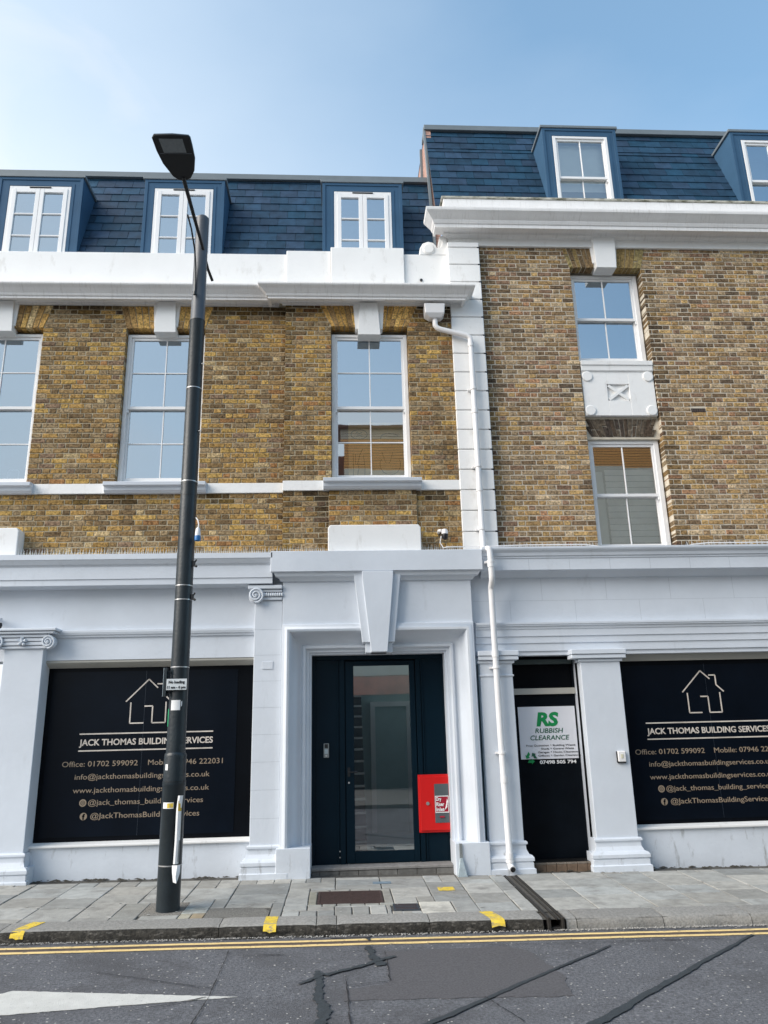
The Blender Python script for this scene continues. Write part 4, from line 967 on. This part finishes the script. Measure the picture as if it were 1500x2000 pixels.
# metal foot shoe with cable at the doorway
e = empty('cable_guard', (1.45, -.38, -.08), 'tapered galvanised cable guard standing on the pavement right of the entrance', 'cable guard')
b = MB(); zg = zp(1.45, -.4)
b.add([(1.375, -.45, zg), (1.50, -.45, zg), (1.49, -.37, zg), (1.385, -.37, zg), (1.42, -.40, zg+.20), (1.455, -.40, zg+.20), (1.455, -.37, zg+.20), (1.42, -.37, zg+.20)], [(0, 1, 5, 4), (1, 2, 6, 5), (3, 0, 4, 7), (2, 3, 7, 6), (4, 5, 6, 7)])
b.build('shoe', GALV, e, bevel=.006)
b = MB()
for k in range(3): b.tube([(1.425+k*.013, -.385, zg+.19), (1.427+k*.012, -.375, zg+.36)], .006, 6)
b.build('cables', PGREY, e)
# downpipe
dp = empty('downpipe', (2.0, -.3, -.05), 'white plastic downpipe running from the hopper under the cornice down to the pavement', 'downpipe')
r = .040
b = MB(); b.add([(1.29, -.13, 7.60), (1.58, -.13, 7.60), (1.58, -.32, 7.60), (1.29, -.32, 7.60), (1.28, -.13, 7.75), (1.59, -.13, 7.75), (1.59, -.335, 7.75), (1.28, -.335, 7.75), (1.36, -.15, 7.54), (1.53, -.15, 7.54), (1.53, -.28, 7.54), (1.36, -.28, 7.54)],
      [(0, 1, 5, 4), (1, 2, 6, 5), (2, 3, 7, 6), (3, 0, 4, 7), (4, 5, 6, 7), (0, 1, 9, 8), (1, 2, 10, 9), (2, 3, 11, 10), (3, 0, 8, 11), (8, 9, 10, 11)]); b.build('hopper', PLW, dp, bevel=.008)
b = MB(); b.tube([(1.445, -.22, 7.56), (1.445, -.22, 7.44), (1.47, -.22, 7.40), (1.52, -.22, 7.375), (1.90, -.22, 7.275), (1.955, -.22, 7.24), (1.965, -.22, 7.18), (1.965, -.22, 4.02), (1.965, -.24, 3.985), (1.975, -.30, 3.965), (1.99, -.42, 3.955), (2.0, -.475, 3.93), (2.005, -.48, 3.86), (2.01, -.48, 3.56), (2.012, -.46, 3.50), (2.014, -.36, 3.44), (2.016, -.345, 3.38), (2.02, -.345, 1.5), (2.04, -.345, .05), (2.043, -.37, .0), (2.05, -.43, -.02)], r, 16); b.build('pipe', PLW, dp, smooth=True)
b = MB(); b.tube([(2.05, -.432, -.021), (2.052, -.44, -.023)], .030, 14); b.build('outlet_shadow', PLB, dp)
def ring(x, y, z, rr, h):
    b = MB(); b.tube([(x, y, z-h), (x, y, z-h+.001), (x, y, z+h-.001), (x, y, z+h)], rr, 18); return b
for (x, y, z) in ((1.965, -.22, 6.05), (1.965, -.22, 4.86), (2.006, -.48, 3.72), (2.03, -.345, 1.0), (2.018, -.345, 2.55), (2.038, -.345, .12), (1.965, -.22, 7.12)): ring(x, y, z, .047, .035).build('pipe_joint', PLW, dp, smooth=True)
for (x, y, z, yw) in ((1.965, -.22, 6.40, -.14), (1.965, -.22, 5.2, -.14), (1.965, -.22, 4.28, -.14), (2.006, -.48, 3.76, -.36), (2.018, -.345, 2.38, -.15), (2.025, -.345, 1.32, -.25), (2.038, -.345, .06, -.25)):
    b = ring(x, y, z, .050, .014); b.box(x-.075, x+.03, y+.02, yw, z-.012, z+.012); b.build('pipe_clip', PLW, dp)
# cameras and cables
def domecam(name, x, y, z, label):
    e = empty(name, (x, y, z), label, 'security camera')
    b = MB(); b.tube([(x-.06, y+.09, z+.06), (x-.06, y+.02, z+.07), (x-.03, y-.02, z+.06)], .022, 10); b.build('bracket', PLW, e, smooth=True)
    b = MB(); b.lathe([(.001, z+.075), (.035, z+.07), (.045, z+.04), (.045, z+.005)], x+.01, y-.05, 18); b.build('hood', PLW, e, smooth=True)
    b = MB(); b.lathe([(.043, z+.004), (.045, z-.03), (.034, z-.065), (.001, z-.08)], x+.01, y-.05, 18); b.build('lens_dome', PLB, e, smooth=True)
    return e
c1 = domecam('security_camera', 1.43, -.20, 4.20, 'white and black dome camera on the bricks beside the white downpipe')
c2 = domecam('security_camera', -4.40, -.24, 3.06, 'small camera above the scrolled capital at the left edge')
b = MB(); b.tube([(1.40, -.16, 4.20), (1.38, -.17, 4.10), (1.42, -.2, 4.02), (1.47, -.22, 4.03), (1.60, -.20, 4.035), (1.72, -.18, 4.04), (2.2, -.20, 4.04), (2.6, -.16, 4.06), (3.4, -.16, 4.06), (3.62, -.16, 4.03), (3.7, -.2, 3.995)], .008, 6)
b.tube([(4.83, -.2, 4.0), (4.95, -.16, 4.045), (5.2, -.15, 4.07), (7.5, -.15, 4.07)], .008, 6)
tag(b.build('cable', PLW, None), 'thin white cable running along the ledge above the right shopfront', 'cable')
# bird spikes
def spikes(x0, x1, y, z, label):
    e = empty('bird_spikes', ((x0+x1)/2, y, z), label, 'bird spikes', 'bird spike strips on the ledges')
    B('base_strip', SPK, e, (x0, x1, y-.012, y+.012, z, z+.004))
    b = MB(); n = int((x1-x0)/.026)
    for i in range(n):
        xx = x0+.01+i*.026+random.uniform(-.003, .003); dy = (-.05, .0, .05)[i % 3]
        xt = xx+random.uniform(-.012, .012); zt_ = z+.105+random.uniform(-.01, .01); w = .004
        b.add([(xx-w, y, z), (xx+w, y, z), (xx, y+w*1.5, z), (xt, y+dy, zt_)], [(0, 1, 3), (1, 2, 3), (2, 0, 3)])
    b.build('spike', SPK, e)['kind'] = 'stuff'
spikes(-4.29, -.80, -.19, 3.964, 'bird spikes on the ledge above the left shopfront sign')
spikes(-.80, -.18, -.27, 3.947, 'short strip of bird spikes left of the white block above the door')
spikes(1.12, 1.70, -.27, 3.947, 'short strip of bird spikes right of the white block, under the dome camera')
spikes(2.22, 3.66, -.19, 3.995, 'bird spikes on the ledge between downpipe and lower right window')
spikes(4.83, 7.6, -.19, 3.995, 'bird spikes on the ledge right of the lower right window')
# window-sill contents seen behind the glass
e = empty('drawn_panel', (.5, .14, 5.1), 'pale panel with black line drawings standing behind the lower panes of the middle window', 'panel')
B('board', WOODB, e, (.13, 1.0, .135, .150, 5.1, 6.02))
def scrib(pts): 
    b = MB(); b.tube([(x, .132, z) for x, z in pts], .0035, 5); b.build('drawn_line', INK, e)
el = lambda cx, cz, a, c, t0=0, t1=6.3, n=24: [(cx+a*math.cos(t0+(t1-t0)*i/n), cz+c*math.sin(t0+(t1-t0)*i/n)) for i in range(n+1)]
scrib(el(.29, 5.83, .12, .075)); scrib(el(.74, 5.78, .13, .07, .3, 3.4)); scrib(el(.74, 5.36, .15, .16, 2.6, 6.8)); scrib([(.62, 5.56), (.66, 5.42), (.68, 5.38)]); scrib([(.78, 5.55), (.74, 5.4), (.72, 5.38)])
scrib([(.20, 5.12), (.20, 5.52)]); scrib([(.23, 5.52), (.23, 5.36), (.30, 5.36), (.36, 5.36)]); scrib([(.26, 5.36), (.30, 5.52), (.34, 5.6)]); scrib([(.36, 5.12), (.37, 5.3), (.35, 5.5)]); scrib([(.25, 5.15), (.28, 5.3), (.27, 5.35)])
scrib([(.24, 5.85), (.27, 5.87), (.29, 5.84), (.33, 5.86)]); scrib([(.25, 5.80), (.29, 5.82), (.34, 5.80)])
b = MB(); b.tube([(-4.73, .22, 5.12), (-4.73, .22, 5.30), (-4.71, .22, 5.325), (-4.60, .22, 5.325), (-4.58, .22, 5.30), (-4.58, .22, 5.12)], .009, 8)
tag(b.build('white_rail', PLW, None, smooth=True), 'thin white bent rail standing inside the window at the left edge', 'rail')

# ================================================================== LAMP POST
lp = empty('lamp_post', (-1.76, -1.75, -.06), 'tall dark street lamp post standing near the kerb in front of the left sign', 'street lamp')
px_, py_ = -1.76, -1.75
b = MB(); b.lathe([(.118, -.12), (.118, 1.12), (.121, 1.125), (.121, 1.16), (.116, 1.165), (.116, 1.42), (.113, 1.44), (.100, 1.455)], px_, py_, 40); b.build('base_tube', POST, lp, smooth=True)
b = MB(); b.lathe([(.100, 1.45), (.098, 2.36), (.096, 3.06), (.094, 4.3), (.094, 4.44)], px_, py_, 40); b.build('lower_shaft', POST, lp, smooth=True)
b = MB(); b.lathe([(.097, 4.44), (.094, 4.46), (.091, 6.58), (.0935, 6.585)], px_, py_, 40); b.build('middle_shaft', POST, lp, smooth=True)
b = MB(); b.lathe([(.0935, 6.585), (.0935, 6.60), (.088, 6.61), (.083, 7.4), (.081, 8.09), (.060, 8.115), (.001, 8.12)], px_, py_, 40); b.build('upper_shaft', POSTUP, lp, smooth=True)
for z, rr in ((3.08, .0985), (3.24, .0975), (2.34, .1), (4.47, .0975), (5.66, .0945), (.36, .1205)):
    b = MB(); b.lathe([(rr, z-.006), (rr+.0015, z-.005), (rr+.0015, z+.005), (rr, z+.006)], px_, py_, 40); b.build('metal_strap', STEEL, lp, smooth=True)
for z in (1.165, 4.30, 6.585):
    b = MB(); b.lathe([(.1, z-.004), (.1+.0, z+.004)] if False else [((.1215 if z < 2 else .0955 if z < 5 else .0945), z-.004), ((.1215 if z < 2 else .0955 if z < 5 else .0945), z+.004)], px_, py_, 40); b.build('joint_line', LAMPB, lp)
b = MB(); b.tube([(-1.665, -1.40, 7.40), (-1.70, -1.55, 7.47), (-1.725, -1.85, 7.60), (-1.775, -2.15, 7.78), (-1.84, -2.60, 8.03)], [.019, .019, .019, .022, .026], 12)
b.build('arm', LAMPB, lp, smooth=True)
b = MB(); b.tube([(-1.83, -2.30, 7.73), (-1.815, -2.12, 7.66), (-1.80, -1.95, 7.50), (-1.795, -1.86, 7.30), (-1.79, -1.845, 7.08), (-1.79, -1.845, 6.92)], .011, 10); b.build('feed_conduit', LAMPB, lp, smooth=True)
b = MB(); b.tube([(-1.79, -1.86, 6.94), (-1.79, -1.86, 6.90)], .018, 10); b.build('conduit_end', LAMPB, lp)
# lamp head: shell lofted from the outline seen from below
OUT = [(-2.134, -2.982), (-2.108, -3.012), (-1.90, -3.02), (-1.715, -3.010), (-1.695, -2.99), (-1.683, -2.913), (-1.672, -2.79), (-1.700, -2.663), (-1.755, -2.59), (-1.84, -2.565), (-1.900, -2.572), (-1.957, -2.608), (-2.053, -2.734), (-2.104, -2.857)]
hz = lambda y: 8.02+.58*(-2.6-y)
cxh, cyh = -1.90, -2.80; b = MB(); R = []
for (sc, dn) in ((.97, .0), (1.0, .008), (1.0, .035), (.93, .06), (.75, .085), (.45, .098), (.02, .10)):
    ring_ = []
    for (x, y) in OUT+[OUT[0]]:
        X, Y = cxh+(x-cxh)*sc, cyh+(y-cyh)*sc; ring_.append((X, Y+dn*.5, hz(Y)+dn*.866))
    R.append(ring_)
b.rings(R); b.add([(cxh+(x-cxh)*.97, cyh+(y-cyh)*.97, hz(cyh+(y-cyh)*.97)) for x, y in OUT], [list(range(len(OUT)))])
hd = b.build('lamp_head', LAMPB, lp, smooth=True)
b = MB(); Q = [(-2.055, -2.975), (-1.783, -2.978), (-1.757, -2.848), (-2.017, -2.843)]
b.add([(x, y-.004, hz(y)-.006) for x, y in Q]+[(x, y+.004, hz(y)+.006) for x, y in Q], [(0, 1, 2, 3), (0, 4, 5, 1), (1, 5, 6, 2), (2, 6, 7, 3), (3, 7, 4, 0)]); b.build('lens', LENS, hd)
b = MB(); b.tube([(-2.07, -2.835, hz(-2.835)-.002), (-1.70, -2.84, hz(-2.84)-.002)], .004, 6); b.build('housing_seam', POSTUP, hd)
b = MB(); b.tube([(-1.60, -1.83, 3.95), (-1.61, -1.83, 3.90), (-1.612, -1.84, 3.80)], .012, 8)
pg = empty('cable_plug', (-1.61, -1.84, 3.8), 'blue and white plug hanging on a short cable beside the lamp post', 'plug')
b = MB(); b.tube([(-1.655, -1.80, 4.03), (-1.625, -1.83, 3.99), (-1.61, -1.85, 3.93), (-1.615, -1.85, 3.87)], .007, 8); b.build('cable', PLW, pg, smooth=True)
b = MB(); b.lathe([(.010, 3.90), (.026, 3.88), (.032, 3.82), (.032, 3.80)], -1.615, -1.85, 14); b.build('plug_top', PLW, pg, smooth=True)
b = MB(); b.lathe([(.034, 3.80), (.036, 3.79), (.034, 3.745), (.012, 3.735)], -1.615, -1.85, 14); b.build('plug_cap', PBLUE, pg, smooth=True)
for (z, lab) in ((3.49, 'small black clip on the right side of the lamp post just below the hanging plug'), (3.11, 'black wing nut clip on the right side of the lamp post between two steel straps')):
    b = MB(); b.box(-1.672, -1.64, -1.80, -1.77, z-.03, z+.03); b.tube([(-1.645, -1.785, z-.02), (-1.62, -1.80, z-.035)], .014, 8); b.tube([(-1.645, -1.785, z+.02), (-1.625, -1.80, z+.045)], .010, 8)
    tag(b.build('clip', PLB, None, bevel=.003), lab, 'clip')
for (z) in (5.98, 5.1):
    b = MB(); b.tube([(-1.675, -1.80, z), (-1.645, -1.81, z), (-1.64, -1.81, z-.01)], .007, 8); tag(b.build('strap_end', STEEL, None), '%s of two shiny strap ends on the lamp post beside the left window' % ('upper' if z > 5.5 else 'lower'), 'strap')
sg = empty('traffic_sign', (-1.76, -1.87, 2.1), 'small white no loading plate strapped to the lamp post', 'sign')
B('plate', PLB, sg, (-1.872, -1.648, -1.882, -1.866, 2.09, 2.215), bevel=.002)
B('plate_face', mat('white_plate_face', (.62, .66, .68), .4), sg, (-1.867, -1.653, -1.8845, -1.8825, 2.095, 2.21))
txt('lettering', 'No loading', INK, sg, -1.845, -1.675, 2.163, .030, -1.885, bold=.03); txt('lettering', '11 am - 6 pm', INK, sg, -1.858, -1.665, 2.11, .028, -1.885, bold=.03)
B('back_bracket', POST, sg, (-1.905, -1.873, -1.865, -1.80, 2.03, 2.33), (-1.905, -1.84, -1.80, -1.79, 2.27, 2.30), (-1.905, -1.84, -1.80, -1.79, 2.06, 2.09), bevel=.003)
B('bracket_edge', GALV, sg, (-1.909, -1.905, -1.865, -1.80, 2.03, 2.33))
def curved(name, m, a0, a1, z0, z1, rad, label, cat, tilt=0, fn=None):
    b = MB(); n = 8; R = []
    for i in range(n+1):
        a = a0+(a1-a0)*i/n; zz = tilt*(i/n)
        R.append([(px_+rad*math.sin(a), py_-rad*math.cos(a), z0+zz+(fn(i) if fn else 0)), (px_+rad*math.sin(a), py_-rad*math.cos(a), z1+zz+(fn(i) if fn else 0))])
    b.rings(R); o = b.build(name, m, None, recalc=False)
    return tag(o, label, cat)
curved('sticker', PAPER, -.60, .42, 1.885, 1.99, .1008, 'square white sticker on the lamp post just under the no loading plate', 'sticker')
curved('sticker', PAPER, .50, .62, 1.92, 1.97, .1008, 'tiny torn white sticker right of the square sticker on the lamp post', 'sticker', .015)
curved('sticker', mat('green_sticker', (.02, .30, .13), .5, .3, 30), -1.35, -.95, 1.72, 1.90, .1008, 'faded green sticker on the left side of the lamp post', 'sticker')
curved('torn_paper', PAPER, -.75, -.45, 1.28, 1.34, .1185, 'torn white paper scrap on the left of the lamp post collar', 'paper')
yt = curved('tape', PAPER, -.75, .25, .905, .965, .1205, 'white and yellow tape wrapped round the lamp post at waist height', 'tape')
curved('tape_print', YEL, -.30, .22, .91, .955, .1212, 'x', 'x', .004)
o = bpy.data.objects['tape_print']; o.parent = yt; del o['label']; del o['category']
sl = empty('notice_sleeve', (-1.67, -1.86, .4), 'long white notice sleeve tied to the right side of the lamp post', 'notice')
b = MB(); b.add([(-1.700, -1.872, .48), (-1.655, -1.845, .48), (-1.640, -1.835, .80), (-1.640, -1.832, 1.07), (-1.685, -1.868, 1.05)], [(0, 1, 2, 3, 4)]); b.add([(-1.700, -1.874, .48), (-1.655, -1.847, .48), (-1.658, -1.850, .52), (-1.697, -1.872, .52)], [(0, 1, 2, 3)])
b = MB(); P0 = [(-1.700, -1.872), (-1.680, -1.880), (-1.660, -1.868), (-1.652, -1.845)]
b.rings([[(x+dx, y, z) for x, y in P0] for z, dx in ((.38, -.006), (.6, 0), (.9, .0), (1.03, .012))]); b.build('sleeve', PAPER, sl, smooth=True)
b = MB(); b.rings([[(x, y-.003, z) for x, y in P0[1:]] for z in (.88, .98)]); b.build('yellow_mark', mat('yellow_tape', (.66, .45, .05), .6), sl)
b = MB(); b.rings([[(x, y-.002, z) for x, y in P0[2:]] for z in (.40, .60)]); b.build('grey_fold', PGREY, sl)
b = MB(); b.rings([[(-1.715, -1.878, .37), (-1.66, -1.885, .37), (-1.635, -1.86, .37)], [(-1.705, -1.90, .30), (-1.665, -1.92, .27), (-1.63, -1.88, .31)], [(-1.69, -1.91, .22), (-1.655, -1.925, .21), (-1.645, -1.89, .245)]]); b.build('torn_end', PAPER, sl, smooth=True)

# ================================================================== COVERS IN THE PAVEMENT
gr = empty('drain_grating', (.08, -1.35, -.08), 'rusty cast iron grating set in the pavement in front of the door', 'grating')
def pbox(x0, x1, y0, y1, a, c): b = MB(); b.flat([(x0, y0), (x1, y0), (x1, y1), (x0, y1)], a, c, zp); return b
b = MB()
for q in ((-.265, .425, -1.65, -1.625), (-.265, .425, -1.095, -1.07), (-.265, -.24, -1.625, -1.095), (.40, .425, -1.625, -1.095)): b.flat([(q[0], q[2]), (q[1], q[2]), (q[1], q[3]), (q[0], q[3])], -.03, .001, zp)
b.build('grating_frame', IRON, gr)
for k in range(13): y = -1.60+k*.040; pbox(-.24, .40, y, y+.022, -.03, -.001).build('grating_bar', IRON, gr)
b = MB(); [b.flat([(x, -1.62), (x+.018, -1.62), (x+.018, -1.095), (x, -1.095)], -.03, -.004, zp) for x in (-.10, .07, .24)]; b.build('cross_rib', IRON, gr)
pbox(-.25, .41, -1.63, -1.09, -.06, -.035).build('grating_pit', PLB, gr)
b = pbox(.51, .77, -1.99, -1.72, -.02, .002); sc_ = tag(b.build('stopcock_cover', mat('dark_blue_iron', (.03, .04, .052), .6, .2, 40, bump=.8, bscale=60), None, bevel=.003), 'small dark iron cover in the pavement right of the grating', 'cover')
for k in range(4): pbox(.53, .75, -1.96+k*.06, -1.945+k*.06, .002, .005).build('cover_rib', IRON, sc_)
pbox(.35, .56, -.74, -.62, .002, .004).build('blue_survey_mark', mat('faded_blue_spray', (.16, .22, .27), .9, .3, 20), pave)
pbox(1.06, 1.24, -1.17, -1.0, .002, .006).build('yellow_survey_mark', YEL, pave)

# ================================================================== OPPOSITE SIDE OF THE STREET (seen only in the glass)
op = empty('opposite_building', (8, -15, 0), 'ochre brick building across the street, seen only mirrored in the window panes', 'building')
OY = -15.0
for (za, zb_, m_, nm) in ((4.0, 10.6, OPPC, 'rendered_wall'), (10.6, 11.75, OPPB, 'brick_band'), (11.75, 12.15, OPPC, 'upper_wall')):
    wallbox(nm, m_, op, .1, 30, OY-.4, OY, za, zb_, [(x, x+1.2, 5, 7) for x in (4, 7, 13.5, 17)] if za == 4.0 else [])
B('shop_storey', mat('brown_red_shopfront', (.60, .22, .14), .7, .3, 3), op, (.1, 30, OY-.3, OY+.04, 2.75, 3.35))
B('shop_fascia', OPPC, op, (.1, 30, OY-.3, OY+.06, 3.36, 4.0))
B('shop_window', mat('dark_shop_window', (.03, .045, .05), .3), op, (.1, 30, OY-.3, OY+.0, -.2, 2.74))
for k in range(14): B('brick_course', OPPR, op, (.1, 30, OY, OY+.02, 10.65+k*.1, 10.662+k*.1))
b = MB(); b.prismx([(OY+.25, 12.12), (OY+.25, 12.22), (OY-2.5, 12.9), (OY-2.5, 12.6)], -.1, 30); b.build('roof', OPPR, op)
B('low_wing', OPPR, op, (-3.5, .1, OY-.4, OY-.1, 4.5, 11.1))
for x in (4, 7, 13.5, 17): B('window', UPVC, op, (x, x+.1, OY-.2, OY-.1, 5, 7), (x+1.1, x+1.2, OY-.2, OY-.1, 5, 7), (x+.1, x+1.1, OY-.2, OY-.1, 5.95, 6.05), (x+.1, x+1.1, OY-.24, OY-.23, 5, 7))
